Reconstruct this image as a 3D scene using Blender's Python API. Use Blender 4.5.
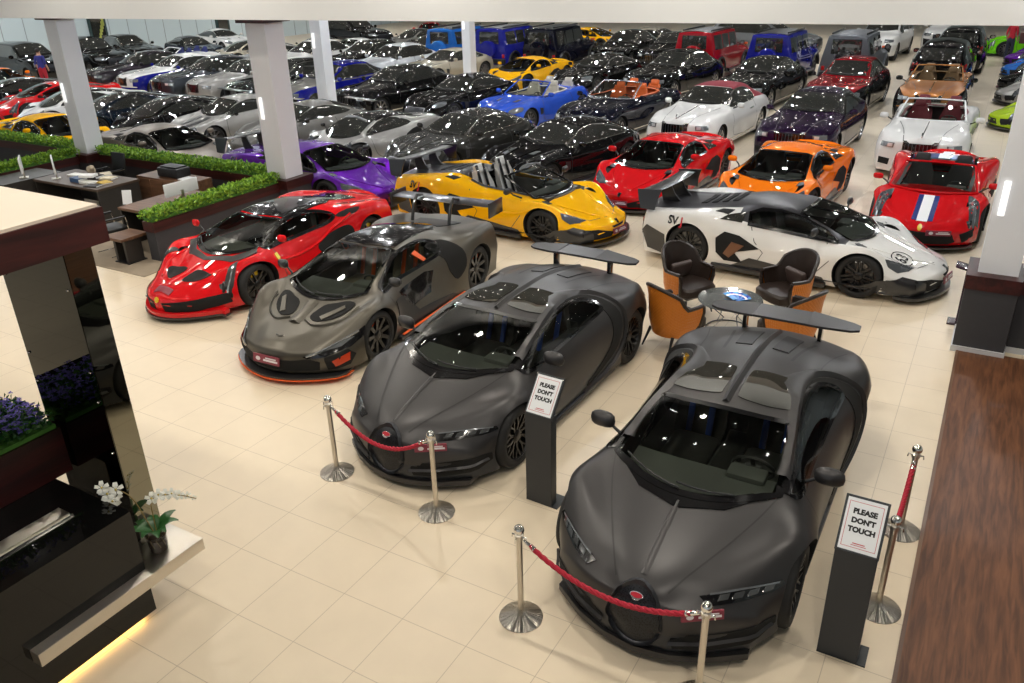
import bpy, bmesh, math, random
import numpy as np
from mathutils import Vector, Matrix
from mathutils.bvhtree import BVHTree
from mathutils.geometry import delaunay_2d_cdt
PI = math.pi
random.seed(7)
for o in list(bpy.data.objects): bpy.data.objects.remove(o)
SC = bpy.context.scene
COL = SC.collection

# ------------------------------------------------------------------ camera, world, lights, exposure
def rad(a): return a * PI / 180
_pi, _ro, _ya = 0.440019082, -0.0270406208, -0.53440701
_F = Vector((math.sin(_ya) * math.cos(_pi), math.cos(_ya) * math.cos(_pi), -math.sin(_pi)))
_r = Vector((math.cos(_ya), -math.sin(_ya), 0)); _u = _r.cross(_F)
_R = math.cos(_ro) * _r + math.sin(_ro) * _u
_U = -math.sin(_ro) * _r + math.cos(_ro) * _u
cam = bpy.data.cameras.new('camera'); camo = bpy.data.objects.new('camera', cam); COL.objects.link(camo)
cam.sensor_width = 36.0; cam.lens = 815.03 / 1024 * 36.0
cam.clip_start = 0.1; cam.clip_end = 300
camo.matrix_world = Matrix(((_R.x, _U.x, -_F.x, 7.5203), (_R.y, _U.y, -_F.y, -3.7804), (_R.z, _U.z, -_F.z, 4.7433), (0, 0, 0, 1)))
SC.camera = camo
SC.view_settings.view_transform = 'Standard'; SC.view_settings.look = 'None'
SC.view_settings.exposure = 0.0; SC.view_settings.gamma = 1.0; SC.view_settings.use_curve_mapping = False

W = bpy.data.worlds.new('world'); SC.world = W; W.use_nodes = True
W.node_tree.nodes['Background'].inputs[0].default_value = (0.86, 0.93, 1.0, 1)
W.node_tree.nodes['Background'].inputs[1].default_value = 0.5

def lamp(x, y, z, size, power, col):
    l = bpy.data.lights.new('ceiling_lamp', 'AREA'); l.shape = 'DISK'; l.size = size
    l.energy = power; l.color = col
    o = bpy.data.objects.new('ceiling_lamp', l); COL.objects.link(o); o.location = (x, y, z)
    return o
def downlights():
    m = bpy.data.materials.new('downlight_glow'); m.use_nodes = True; nt = m.node_tree; nt.nodes.clear()
    e = nt.nodes.new('ShaderNodeEmission'); e.inputs[1].default_value = 30; e.inputs[0].default_value = (1, .96, .88, 1); o = nt.nodes.new('ShaderNodeOutputMaterial'); nt.links.new(e.outputs[0], o.inputs[0])
    m.cycles.emission_sampling = 'NONE'
    V = []; F = []; rn = random.Random(3)
    for i in range(36):
        for j in range(38):
            x = -38 + i * 1.4 + rn.uniform(-.3, .3); y = -3 + j * 1.55 + rn.uniform(-.35, .35); b = len(V); r_ = rn.choice((.04, .055, .07))
            V += [(x + r_ * math.cos(k * PI / 4), y + r_ * math.sin(k * PI / 4), 6.5) for k in range(8)]; F.append(tuple(range(b, b + 8))[::-1])
    me = bpy.data.meshes.new('ceiling_downlights'); me.from_pydata(V, [], F); me.materials.append(m)
    ob = bpy.data.objects.new('ceiling_downlights', me); COL.objects.link(ob); ob['kind'] = 'stuff'; ob['label'] = 'many small bright downlights in the ceiling'; ob['category'] = 'lights'
downlights()
# rows of round ceiling lamps: warm over the front hall, cool over the long hall behind
for iy, y in enumerate([-2.0, 2.0, 6.0]):
    for x in [-8, -4, 0, 4, 8]:
        lamp(x + (iy % 2) * 1.2, y, 6.3, 0.24, 76, (1.0, 0.925, 0.80))
for iy, y in enumerate([11, 16, 22, 29, 37, 47]):
    for x in [-35, -29, -23, -17, -11, -5, 1, 7]:
        if x > -12 or y > 9:
            lamp(x + (iy % 2) * 2.0, y, 6.3, 0.26, 128, (0.97, 0.99, 1.0))

# ------------------------------------------------------------------ materials
MC = {}
def mat(name, color=(.5, .5, .5), rough=.5, metal=0., coat=0., coat_r=.03, spec=.5, emit=None, es=1., noise=0., nscale=20., bump=0., bscale=60.):
    if name in MC: return MC[name]
    m = bpy.data.materials.new(name); m.use_nodes = True
    nt = m.node_tree; b = nt.nodes['Principled BSDF']
    b.inputs['Base Color'].default_value = (*color, 1); b.inputs['Roughness'].default_value = rough
    b.inputs['Metallic'].default_value = metal; b.inputs['Coat Weight'].default_value = coat
    b.inputs['Coat Roughness'].default_value = coat_r; b.inputs['Specular IOR Level'].default_value = spec
    if emit: b.inputs['Emission Color'].default_value = (*emit, 1); b.inputs['Emission Strength'].default_value = es
    tc = nt.nodes.new('ShaderNodeTexCoord')
    n = nt.nodes.new('ShaderNodeTexNoise'); n.inputs['Scale'].default_value = nscale; n.inputs['Detail'].default_value = 3
    nt.links.new(tc.outputs['Object'], n.inputs['Vector'])
    if noise > 0:
        mx = nt.nodes.new('ShaderNodeMix'); mx.data_type = 'RGBA'; mx.blend_type = 'MULTIPLY'
        mr = nt.nodes.new('ShaderNodeMapRange'); mr.inputs['To Min'].default_value = 1 - noise; mr.inputs['To Max'].default_value = 1 + noise
        nt.links.new(n.outputs['Fac'], mr.inputs['Value'])
        mx.inputs[0].default_value = 1; mx.inputs[6].default_value = (*color, 1)
        nt.links.new(mr.outputs['Result'], mx.inputs[7]); nt.links.new(mx.outputs[2], b.inputs['Base Color'])
    if bump > 0:
        n2 = nt.nodes.new('ShaderNodeTexNoise'); n2.inputs['Scale'].default_value = bscale
        nt.links.new(tc.outputs['Object'], n2.inputs['Vector'])
        bp = nt.nodes.new('ShaderNodeBump'); bp.inputs['Strength'].default_value = bump; bp.inputs['Distance'].default_value = .01
        nt.links.new(n2.outputs['Fac'], bp.inputs['Height']); nt.links.new(bp.outputs['Normal'], b.inputs['Normal'])
    MC[name] = m
    return m
def srgb(r, g, b):
    f = lambda c: (c / 255 / 12.92) if c / 255 <= .04045 else ((c / 255 + .055) / 1.055) ** 2.4
    return (f(r), f(g), f(b))
def paint(name, rgb, kind='gloss'):
    c = srgb(*rgb)
    if kind == 'gloss': return mat('paint_' + name, c, .5, .0, 1., .02, .0, noise=.04, nscale=3)
    if kind == 'metal': return mat('paint_' + name, c, .38, .45, 1., .02, .0, noise=.04, nscale=3)
    if kind == 'matte': return mat('paint_' + name, c, .38, .6, .0, .3, .5, noise=.05, nscale=4)
    if kind == 'satin': return mat('paint_' + name, c, .40, .7, .15, .3, .5, noise=.05, nscale=4)
M_BLACK = mat('black_gloss', (.006, .006, .007), .12, 0, .6)
M_TRIM = mat('black_trim', (.010, .010, .011), .45, noise=.2)
M_CARBON = mat('carbon_fibre', (.022, .022, .024), .3, .2, .6, noise=.25, nscale=300)
M_WELL = mat('wheel_well_liner', (.004, .004, .004), .9)
M_TYRE = mat('tyre_rubber', (.010, .010, .010), .75, noise=.2, nscale=60)
M_RIMB = mat('rim_black', (.016, .016, .017), .32, .6, .3)
M_RIMS = mat('rim_silver', (.55, .56, .58), .25, .95)
M_RIMG = mat('rim_grey', (.16, .16, .17), .3, .9)
M_DISC = mat('brake_disc_steel', (.16, .16, .16), .35, .9)
M_CHROME = mat('chrome', (.78, .76, .72), .12, 1.)
M_STEEL = mat('brushed_steel', (.62, .58, .52), .30, 1., bump=.15, bscale=200)
M_LAMP = mat('headlight_glass', (.10, .11, .12), .05, .3, 1., .02)
M_LENS = mat('lamp_lens_bright', (.75, .78, .8), .12, .4, 1.)
M_LENSD = mat('lamp_lens_grey', (.28, .30, .32), .10, .6, 1.)
M_RED = mat('red_lens', (.45, .01, .01), .15, 0, 1.)
M_ORANGE = mat('orange_trim', srgb(226, 92, 30), .4)
M_WHITE = mat('white_print', (.85, .85, .85), .5)
M_PRINTRED = mat('red_print', srgb(190, 30, 45), .5)
M_GLASSD = mat('dark_tinted_glass', (.028, .029, .025), .03, 0, 1., .01, .8)
M_INT = mat('interior_black', (.05, .05, .048), .6, noise=.3)
M_INTL = mat('interior_grey', (.07, .072, .072), .6)
M_GRILLE = None
M_VOID = mat('intake_black', (.005, .005, .005), .9)
M_DASH = mat('dashboard_grey', (.14, .145, .14), .6)
def see_glass(name, tint, refl=.06):
    m = bpy.data.materials.new(name); m.use_nodes = True; nt = m.node_tree; nt.nodes.clear()
    out = nt.nodes.new('ShaderNodeOutputMaterial'); mix = nt.nodes.new('ShaderNodeMixShader')
    tr = nt.nodes.new('ShaderNodeBsdfTransparent'); tr.inputs[0].default_value = (*tint, 1)
    gl = nt.nodes.new('ShaderNodeBsdfGlossy'); gl.inputs['Roughness'].default_value = .02
    fr = nt.nodes.new('ShaderNodeFresnel'); fr.inputs['IOR'].default_value = 1.5
    nt.links.new(fr.outputs[0], mix.inputs[0]); nt.links.new(tr.outputs[0], mix.inputs[1]); nt.links.new(gl.outputs[0], mix.inputs[2])
    nt.links.new(mix.outputs[0], out.inputs[0]); MC[name] = m
    return m
M_SEE = see_glass('see_through_tinted_glass', (.60, .64, .59))
M_CLEAR = see_glass('clear_window_glass', (.80, .84, .82))
def grille_mat():
    m = bpy.data.materials.new('honeycomb_grille'); m.use_nodes = True; nt = m.node_tree; b = nt.nodes['Principled BSDF']
    tc = nt.nodes.new('ShaderNodeTexCoord'); v = nt.nodes.new('ShaderNodeTexVoronoi'); v.inputs['Scale'].default_value = 85
    cr = nt.nodes.new('ShaderNodeValToRGB'); cr.color_ramp.elements[0].position = .25; cr.color_ramp.elements[0].color = (.002, .002, .002, 1)
    cr.color_ramp.elements[1].position = .5; cr.color_ramp.elements[1].color = (.022, .024, .03, 1)
    nt.links.new(tc.outputs['Object'], v.inputs['Vector']); nt.links.new(v.outputs['Distance'], cr.inputs[0]); nt.links.new(cr.outputs[0], b.inputs['Base Color'])
    b.inputs['Metallic'].default_value = .5; b.inputs['Roughness'].default_value = .35
    return m
M_GRILLE = grille_mat()

# ------------------------------------------------------------------ object helpers
def link_mesh(name, verts, faces, mats, midx=None, parent=None, smooth=True, angle=38, kind=None, loc=None):
    me = bpy.data.meshes.new(name); me.from_pydata([tuple(v) for v in verts], [], [tuple(f) for f in faces])
    if not isinstance(mats, (list, tuple)): mats = [mats]
    for m in mats: me.materials.append(m)
    if midx is not None: me.polygons.foreach_set('material_index', np.array(midx, dtype=np.int32))
    me.polygons.foreach_set('use_smooth', np.full(len(me.polygons), smooth))
    if smooth: me.set_sharp_from_angle(angle=rad(angle))
    me.update()
    o = bpy.data.objects.new(name, me); COL.objects.link(o)
    if parent is not None: o.parent = parent
    if kind: o['kind'] = kind
    if loc is not None: o.location = loc
    return o
def tag(o, label=None, cat=None, group=None, kind=None):
    if label: o['label'] = label
    if cat: o['category'] = cat
    if group: o['group'] = group
    if kind: o['kind'] = kind
    return o
def empty(name, loc=(0, 0, 0), rz=0., parent=None):
    o = bpy.data.objects.new(name, None); COL.objects.link(o); o.location = loc; o.rotation_euler = (0, 0, rz)
    o.empty_display_size = .2
    if parent: o.parent = parent
    return o
class MB:
    """collects shapes, builds ONE mesh"""
    def __init__(s): s.v = []; s.f = []; s.m = []
    def add(s, v, f, mi=0, M=None):
        b = len(s.v)
        s.v += [tuple(M @ Vector(p)) if M is not None else tuple(p) for p in v]
        s.f += [tuple(i + b for i in q) for q in f]; s.m += [mi] * len(f)
        return s
    def box(s, x0, x1, y0, y1, z0, z1, mi=0, bev=0., M=None, seg=2):
        bm = bmesh.new()
        c = [bm.verts.new(p) for p in [(x0, y0, z0), (x1, y0, z0), (x1, y1, z0), (x0, y1, z0), (x0, y0, z1), (x1, y0, z1), (x1, y1, z1), (x0, y1, z1)]]
        for q in [(3, 2, 1, 0), (4, 5, 6, 7), (0, 1, 5, 4), (1, 2, 6, 5), (2, 3, 7, 6), (3, 0, 4, 7)]: bm.faces.new([c[i] for i in q])
        if bev > 0: bmesh.ops.bevel(bm, geom=bm.edges[:], offset=bev, segments=seg, affect='EDGES', profile=.5)
        bm.verts.index_update()
        s.add([v.co[:] for v in bm.verts], [[v.index for v in f.verts] for f in bm.faces], mi, M); bm.free()
        return s
    def rings(s, rings, mi=0, closed=True, cap=True, M=None):
        n = len(rings[0]); v = [p for r in rings for p in r]; f = []
        for i in range(len(rings) - 1):
            for j in range(n if closed else n - 1):
                a = i * n + j; b = i * n + (j + 1) % n
                f.append((a, b, b + n, a + n))
        if cap and closed:
            f.append(tuple(range(n - 1, -1, -1))); f.append(tuple(range((len(rings) - 1) * n, len(rings) * n)))
        return s.add(v, f, mi, M)
    def lathe(s, prof, n=24, mi=0, axis='z', M=None, cap=True):
        rs = []
        for r, h in prof:
            rs.append([(r * math.cos(2 * PI * k / n), r * math.sin(2 * PI * k / n), h) if axis == 'z' else (h, r * math.cos(2 * PI * k / n), r * math.sin(2 * PI * k / n)) for k in range(n)])
        return s.rings(rs, mi, True, cap, M)
    def cyl(s, a, b, r0, r1=None, n=12, mi=0):
        a = Vector(a); b = Vector(b); r1 = r0 if r1 is None else r1
        q = (b - a).to_track_quat('Z', 'Y').to_matrix()
        R = []
        for p, r in ((a, r0), (b, r1)):
            R.append([tuple(p + q @ Vector((r * math.cos(2 * PI * k / n), r * math.sin(2 * PI * k / n), 0))) for k in range(n)])
        return s.rings(R, mi)
    def tube(s, pts, r, n=8, mi=0, twist=0.):
        pts = [Vector(p) for p in pts]; R = []
        up = Vector((0, 0, 1))
        for i, p in enumerate(pts):
            t = (pts[min(i + 1, len(pts) - 1)] - pts[max(i - 1, 0)]).normalized()
            a = t.cross(up)
            if a.length < 1e-3: a = t.cross(Vector((1, 0, 0)))
            a.normalize(); b = t.cross(a)
            rr = r(i / (len(pts) - 1)) if callable(r) else r
            R.append([tuple(p + (a * math.cos(2 * PI * k / n + twist * i) + b * math.sin(2 * PI * k / n + twist * i)) * rr) for k in range(n)])
        return s.rings(R, mi)
    def sphere(s, c, r, n=12, m=8, mi=0, sc=(1, 1, 1), M=None):
        R = []
        for i in range(m + 1):
            t = PI * (i if 0 < i < m else (.04 if i == 0 else m - .04)) / m
            R.append([(c[0] + sc[0] * r * math.sin(t) * math.cos(2 * PI * k / n), c[1] + sc[1] * r * math.sin(t) * math.sin(2 * PI * k / n), c[2] - sc[2] * r * math.cos(t)) for k in range(n)])
        return s.rings(R, mi, M=M)
    def prism(s, poly, z0, z1, mi=0, M=None):
        n = len(poly)
        v = [(p[0], p[1], z0) for p in poly] + [(p[0], p[1], z1) for p in poly]
        f = [tuple(range(n - 1, -1, -1)), tuple(range(n, 2 * n))] + [(i, (i + 1) % n, (i + 1) % n + n, i + n) for i in range(n)]
        return s.add(v, f, mi, M)
    def build(s, name, mats, parent=None, smooth=True, angle=38, **k):
        return link_mesh(name, s.v, s.f, mats, s.m, parent, smooth, angle, **k)
def catmull(P, n, closed=False):
    P = [np.array(p, float) for p in P]; N = len(P); out = []
    rng = range(N) if closed else range(N - 1)
    for i in rng:
        p0 = P[(i - 1) % N] if (closed or i > 0) else 2 * P[0] - P[1]
        p1 = P[i]; p2 = P[(i + 1) % N]
        p3 = P[(i + 2) % N] if (closed or i + 2 < N) else 2 * P[-1] - P[-2]
        for k in range(n):
            t = k / n
            out.append(.5 * ((2 * p1) + (-p0 + p2) * t + (2 * p0 - 5 * p1 + 4 * p2 - p3) * t * t + (-p0 + 3 * p1 - 3 * p2 + p3) * t ** 3))
    if not closed: out.append(P[-1])
    return out
def pchip(pts):
    """monotone cubic through (y, a, b, ...) rows -> callable"""
    A = np.array(pts, float); x = A[:, 0]; V = A[:, 1:]
    h = np.diff(x)[:, None]; d = np.diff(V, axis=0) / h; m = np.zeros_like(V)
    m[0] = d[0]; m[-1] = d[-1]
    for i in range(1, len(x) - 1):
        for k in range(V.shape[1]):
            a, b = d[i - 1, k], d[i, k]
            m[i, k] = 0 if a * b <= 0 else 2 * a * b / (a + b)
    def f(t):
        t = min(max(t, x[0]), x[-1]); i = min(np.searchsorted(x, t, 'right') - 1, len(x) - 2)
        hh = x[i + 1] - x[i]; u = (t - x[i]) / hh
        return (2 * u ** 3 - 3 * u ** 2 + 1) * V[i] + (u ** 3 - 2 * u ** 2 + u) * hh * m[i] + (-2 * u ** 3 + 3 * u ** 2) * V[i + 1] + (u ** 3 - u ** 2) * hh * m[i + 1]
    return f
def inside(poly, x, y):
    c = False; n = len(poly); j = n - 1
    for i in range(n):
        xi, yi = poly[i]; xj, yj = poly[j]
        if (yi > y) != (yj > y) and x < (xj - xi) * (y - yi) / (yj - yi) + xi: c = not c
        j = i
    return c
def shrink(poly, d):
    P = np.array(poly, float); n = len(P); area = .5 * sum(P[i][0] * P[(i + 1) % n][1] - P[(i + 1) % n][0] * P[i][1] for i in range(n))
    s = 1 if area > 0 else -1; out = []
    for i in range(n):
        a = P[i] - P[i - 1]; b = P[(i + 1) % n] - P[i]
        a = a / (np.linalg.norm(a) + 1e-9); b = b / (np.linalg.norm(b) + 1e-9)
        nn = np.array([-(a[1] + b[1]), a[0] + b[0]]); nn = nn / (np.linalg.norm(nn) + 1e-9)
        out.append(tuple(P[i] + s * nn * d))
    return out

# ------------------------------------------------------------------ car body: lofted sections, wheel arches cut, parts laid on the surface
def centripetal(P, segs, sharp=0.):
    P = [np.array(p, float) for p in P]; N = len(P); out = []; par = []
    for i in range(N - 1):
        p1, p2 = P[i], P[i + 1]
        p0 = P[i - 1] if i > 0 else np.array([-P[1][0], P[1][1]])
        p3 = P[i + 2] if i + 2 < N else 2 * P[-1] - P[-2]
        t0 = 0; t1 = t0 + max(np.linalg.norm(p1 - p0), 1e-4) ** .5; t2 = t1 + max(np.linalg.norm(p2 - p1), 1e-4) ** .5; t3 = t2 + max(np.linalg.norm(p3 - p2), 1e-4) ** .5
        for k in range(segs[i]):
            u = k / segs[i]; t = t1 + (t2 - t1) * u
            A1 = (t1 - t) / (t1 - t0) * p0 + (t - t0) / (t1 - t0) * p1
            A2 = (t2 - t) / (t2 - t1) * p1 + (t - t1) / (t2 - t1) * p2
            A3 = (t3 - t) / (t3 - t2) * p2 + (t - t2) / (t3 - t2) * p3
            B1 = (t2 - t) / (t2 - t0) * A1 + (t - t0) / (t2 - t0) * A2
            B2 = (t3 - t) / (t3 - t1) * A2 + (t - t1) / (t3 - t1) * A3
            c = (t2 - t) / (t2 - t1) * B1 + (t - t1) / (t2 - t1) * B2
            out.append(c * (1 - sharp) + (p1 + (p2 - p1) * u) * sharp); par.append(i + u)
    out.append(P[-1]); par.append(N - 1)
    return out, par

class Car:
    def __init__(s, root_name, sp, paints, res=1.0):
        """sp: dict of curves; paints: list of materials (0 body, 1 second colour ...)"""
        s.root = empty(root_name); s.sp = sp; s.paints = paints; s.res = res
        s.see = sp.get('see', False)
        s.holes = []
        s.grid()
    def grid(s):
        sp = s.sp; yF, yR = sp['yF'], sp['yR']
        top, rail, belt, mid, low = [pchip(sp[k]) for k in ('top', 'rail', 'belt', 'mid', 'low')]
        s.top, s.belt, s.rail, s.mid = top, belt, rail, mid
        zk = sp['zk']; hw = sp['W'] / 2
        n = int(66 * s.res); base = [yF + (yR - yF) * (.5 - .5 * math.cos(PI * i / n)) * .35 + (yR - yF) * (i / n) * .65 for i in range(n + 1)]
        k = s.res; segs = [max(2, int(q * k)) for q in (4, 4, 7, 5, 5, 3)]
        und = 3
        def ring(y, zf=1., dy=0., xf=1.):
            zc = top(y)[0]; xr, zr = rail(y); xb, zb = belt(y); xm, zm = mid(y); xs, zs = low(y)
            gs = [(math.exp(-((y - yy) / .44) ** 2), rr_) for yy, rr_ in zip(sp['ya'], sp['r'])]; g, rr_ = max(gs); fl = sp.get('flare', .06)
            xb += fl * g; xs += .012 * g
            zb += max(.01, 2 * rr_ + .115 - zb) * g; zm += max(.0, 2 * rr_ - .03 - zm) * g; xm += max(.005, hw - .012 - xm) * g
            P = [(0, zc), (xr * .55, zc - .28 * (zc - zr)), (xr, zr), (xb, zb), (xm, zm), (xs, zs), (xs * .97, zk)]
            pts, par = centripetal(P, segs, sp.get('sharp', 0.))
            for q in range(1, und + 1): pts.append(np.array([xs * .97 * (1 - q / und), zk])); par.append(6 + q / und)
            zmid = (zc + zk) / 2 * sp.get('capz', 1.)
            out = []
            for p in pts:
                z = zmid + (p[1] - zmid) * zf; x = p[0] * xf
                r2 = min(1.2, abs(x) / hw) ** 2
                wf = max(0, (sp.get('yfb', -.9) - y) / (sp.get('yfb', -.9) - yF)) ** 1.5; wr = max(0, (y - sp.get('yrb', 1.2)) / (yR - sp.get('yrb', 1.2))) ** 1.5
                out.append((x, y + dy + sp.get('bf', .35) * wf * r2 - sp.get('br', .2) * wr * r2, z))
            return out, par
        R = []; fb, rb = sp.get('fbulge', .07), sp.get('rbulge', .06)
        for t in (.96, .8, .6, .4, .2): R.append(ring(yF, math.cos(t * PI / 2), -fb * math.sin(t * PI / 2), 1 - .05 * t)[0])
        for y in base: r, par = ring(y); R.append(r)
        for t in (.2, .4, .6, .8, .96): R.append(ring(yR, math.cos(t * PI / 2), rb * math.sin(t * PI / 2), 1 - .05 * t)[0])
        ys = [yF] * 5 + base + [yR] * 5
        m = len(R[0]); V = []
        full = []
        for r in R:
            half = r; mir = [(-p[0], p[1], p[2]) for p in half[1:-1]][::-1]
            full.append(half + mir)
        N = len(full[0]); F = []; MI = []
        fn = sp.get('matfn', lambda y, q, x: 0)
        for r in full: V += r
        for i in range(len(full) - 1):
            for j in range(N):
                j2 = (j + 1) % N
                F.append((i * N + j, i * N + j2, (i + 1) * N + j2, (i + 1) * N + j))
                jj = j if j < m - 1 else N - 1 - j
                q = .5 * (par[jj] + par[min(jj + 1, m - 1)])
                MI.append(fn(.5 * (ys[i] + ys[i + 1]), q, 0))
        F.append(tuple(range(N))); MI.append(0)
        F.append(tuple(range((len(full) - 1) * N, len(full) * N))[::-1]); MI.append(0)
        s.V, s.Fc, s.MI = V, F, MI
        s.bvh = BVHTree.FromPolygons(V, F)
    # ---- surface queries
    def hit(s, a, b, view):
        if view == 'T': o, d = Vector((a, b, 4)), Vector((0, 0, -1))
        elif view == 'S': o, d = Vector((4, a, b)), Vector((-1, 0, 0))
        elif view == 'F': o, d = Vector((a, -6, b)), Vector((0, 1, 0))
        elif view == 'R': o, d = Vector((a, 6, b)), Vector((0, -1, 0))
        elif view == 'FT': # from ahead and above, coordinates (x, z of crossing the nose plane)
            o, d = Vector((a, s.sp['yF'] - 3, b + 3 * .7)), Vector((0, 1, -.7)).normalized()
        r = s.bvh.ray_cast(o, d)
        if r[0] is None:
            if view == 'T': g = Vector((a, b, .6))
            elif view == 'S': g = Vector((.9, a, b))
            elif view == 'F': g = Vector((a, s.sp['yF'], b))
            elif view == 'R': g = Vector((a, s.sp['yR'], b))
            else: g = Vector((a, s.sp['yF'], b))
            q = s.bvh.find_nearest(g); p, n = q[0], q[1]
        else: p, n = r[0], r[1]
        if n.dot(d) > 0: n = -n
        return p, n
    def patch(s, name, poly, view, m, off=.006, smooth=0, sp=None, mirror=False, depth=.02, parent=None, hole=0., both=True, close=True, label=None):
        """a piece of skin with the given outline laid on the body; mirror=True makes the twin on the other side as a second object"""
        if smooth: poly = [tuple(p) for p in catmull(poly, smooth, True)]
        if sp is None: sp = .04 if s.res >= 1.4 else .055
        off = max(off, .009)
        if m is M_BLACK and any(k in name for k in ('intake', 'duct', 'scoop', 'louvre', 'slot', 'channel')): m = M_VOID
        pts = []
        n = len(poly)
        for i in range(n):
            a, b = np.array(poly[i]), np.array(poly[(i + 1) % n]); k = max(1, int(np.linalg.norm(b - a) / sp))
            for q in range(k): pts.append(tuple(a + (b - a) * q / k))
        nb = len(pts); P = [Vector(p) for p in pts]
        xs = [p[0] for p in pts]; ys = [p[1] for p in pts]
        inner = shrink(pts, sp * .35)
        x = min(xs) + sp / 2
        while x < max(xs):
            y = min(ys) + sp / 2
            while y < max(ys):
                if inside(inner, x, y): P.append(Vector((x, y)))
                y += sp
            x += sp
        vs, es, fs, *_ = delaunay_2d_cdt(P, [(i, (i + 1) % nb) for i in range(nb)], [], 1, 1e-5)
        V = []; NN = []
        for p in vs:
            h, nn = s.hit(p[0], p[1], view); V.append(h + nn * off); NN.append(nn)
        Fs = []
        for f in fs:
            f = list(f); a, b, c = V[f[0]], V[f[1]], V[f[2]]
            if (b - a).cross(c - a).dot(NN[f[0]]) < 0: f = f[::-1]
            Fs.append(tuple(f))
        cnt = {}
        for f in Fs:
            for i in range(len(f)): e = (f[i], f[(i + 1) % len(f)]); cnt[e] = 1
        bd = [e for e in cnt if (e[1], e[0]) not in cnt]
        base = len(V); mp = {}
        for e in bd:
            for v in e:
                if v not in mp: mp[v] = base + len(mp)
        ext = [None] * len(mp)
        for v, i in mp.items(): ext[i - base] = V[v] - NN[v] * depth
        V2 = V + ext; F2 = Fs + [(e[1], e[0], mp[e[0]], mp[e[1]]) for e in bd]
        if hole: s.holes.append((shrink(poly, hole), view, mirror))
        mats = m
        o = link_mesh(name, V2, F2, mats, None, parent or s.root, True, 50)
        if label: o['label'] = label
        if mirror:
            o2 = link_mesh(name, [(-v[0], v[1], v[2]) for v in V2], [f[::-1] for f in F2], mats, None, parent or s.root, True, 50)
            if label: o2['label'] = label
        return o
    def ribbon(s, name, line, view, w, m, off=.004, closed=False, mirror=False, parent=None, smooth=4, h=.0):
        pts = catmull(line, smooth, closed) if smooth else [np.array(p, float) for p in line]
        n = len(pts); V = []; F = []
        for i, p in enumerate(pts):
            a = pts[(i - 1) % n] if (closed or i > 0) else p; b = pts[(i + 1) % n] if (closed or i < n - 1) else p
            t = b - a; t = t / (np.linalg.norm(t) + 1e-9); nn = np.array([-t[1], t[0]]) * w / 2
            for q, o_ in ((p - nn, off), (p, off + h), (p + nn, off)):
                hh, h2 = s.hit(q[0], q[1], view); V.append(tuple(hh + h2 * o_))
        for i in range(n if closed else n - 1):
            a = 3 * i; b = 3 * ((i + 1) % n)
            for k in (0, 1):
                f = (a + k, b + k, b + k + 1, a + k + 1); v = [Vector(V[j]) for j in f]
                nn = (v[1] - v[0]).cross(v[2] - v[0])
                F.append(f if nn.dot(v[0] - Vector((0, v[0][1], .4))) >= 0 else f[::-1])
        o = link_mesh(name, V, F, m, None, parent or s.root, True, 60)
        if mirror: link_mesh(name, [(-p[0], p[1], p[2]) for p in V], [f[::-1] for f in F], m, None, parent or s.root, True, 60)
        return o
    def decal_text(s, name, txt, view, at, size, rot, m, bold=.0, off=.008, mirror=False, parent=None, flip=False):
        cu = bpy.data.curves.new(name, 'FONT'); cu.body = txt; cu.size = size; cu.align_x = 'CENTER'; cu.align_y = 'CENTER'; cu.offset = bold; cu.resolution_u = 3
        o = bpy.data.objects.new(name, cu); COL.objects.link(o)
        dg = bpy.context.evaluated_depsgraph_get(); me = o.evaluated_get(dg).to_mesh()
        bm = bmesh.new(); bm.from_mesh(me); bmesh.ops.triangulate(bm, faces=bm.faces[:])
        bmesh.ops.subdivide_edges(bm, edges=[e for e in bm.edges if e.calc_length() > .05], cuts=2); bm.verts.index_update()
        V = []; c, sn = math.cos(rot), math.sin(rot)
        for v in bm.verts:
            x, y = v.co.x * (-1 if flip else 1), v.co.y; a, b = at[0] + c * x - sn * y, at[1] + sn * x + c * y
            h, nn = s.hit(a, b, view); V.append(h + nn * off)
        Fs = [tuple(v.index for v in f.verts) for f in bm.faces]; bm.free()
        o.evaluated_get(dg).to_mesh_clear(); bpy.data.objects.remove(o)
        sg = -1 if mirror else 1
        return link_mesh(name, [(sg * v[0], v[1], v[2]) for v in V], Fs, m, None, parent or s.root, False)
    # ---- the body mesh itself
    def finish(s):
        sp = s.sp; me = bpy.data.meshes.new('body'); me.from_pydata(s.V, [], s.Fc)
        mats = list(s.paints) + [M_WELL]
        for m in mats: me.materials.append(m)
        me.polygons.foreach_set('material_index', np.array(s.MI, dtype=np.int32)); me.update()
        bm = bmesh.new(); bm.from_mesh(me); bmesh.ops.recalc_face_normals(bm, faces=bm.faces[:])
        big = [f for f in bm.faces if len(f.verts) > 4]; bmesh.ops.triangulate(bm, faces=big)
        bm.to_mesh(me); bm.free()
        ob = bpy.data.objects.new('body', me); COL.objects.link(ob)
        cut = MB(); hw = sp['W'] / 2; wi = len(mats) - 1
        for (y, r) in ((sp['ya'][0], sp['r'][0]), (sp['ya'][1], sp['r'][1])):
            for sg in (1, -1):
                c = 40; x0, x1 = sg * (hw - .36), sg * (hw + .3); rr = r + .03
                R = [[(x, y + rr * math.cos(2 * PI * k / c + .01), r + .01 + rr * math.sin(2 * PI * k / c + .01)) for k in range(c)] for x in (x0, x1)]
                cut.rings(R, 0)
        cm = bpy.data.meshes.new('cut'); cm.from_pydata(cut.v, [], cut.f)
        for m in mats: cm.materials.append(m)
        cm.polygons.foreach_set('material_index', np.full(len(cm.polygons), wi, dtype=np.int32))
        bm = bmesh.new(); bm.from_mesh(cm); bmesh.ops.recalc_face_normals(bm, faces=bm.faces[:]); bm.to_mesh(cm); bm.free()
        co = bpy.data.objects.new('cut', cm); COL.objects.link(co)
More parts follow.
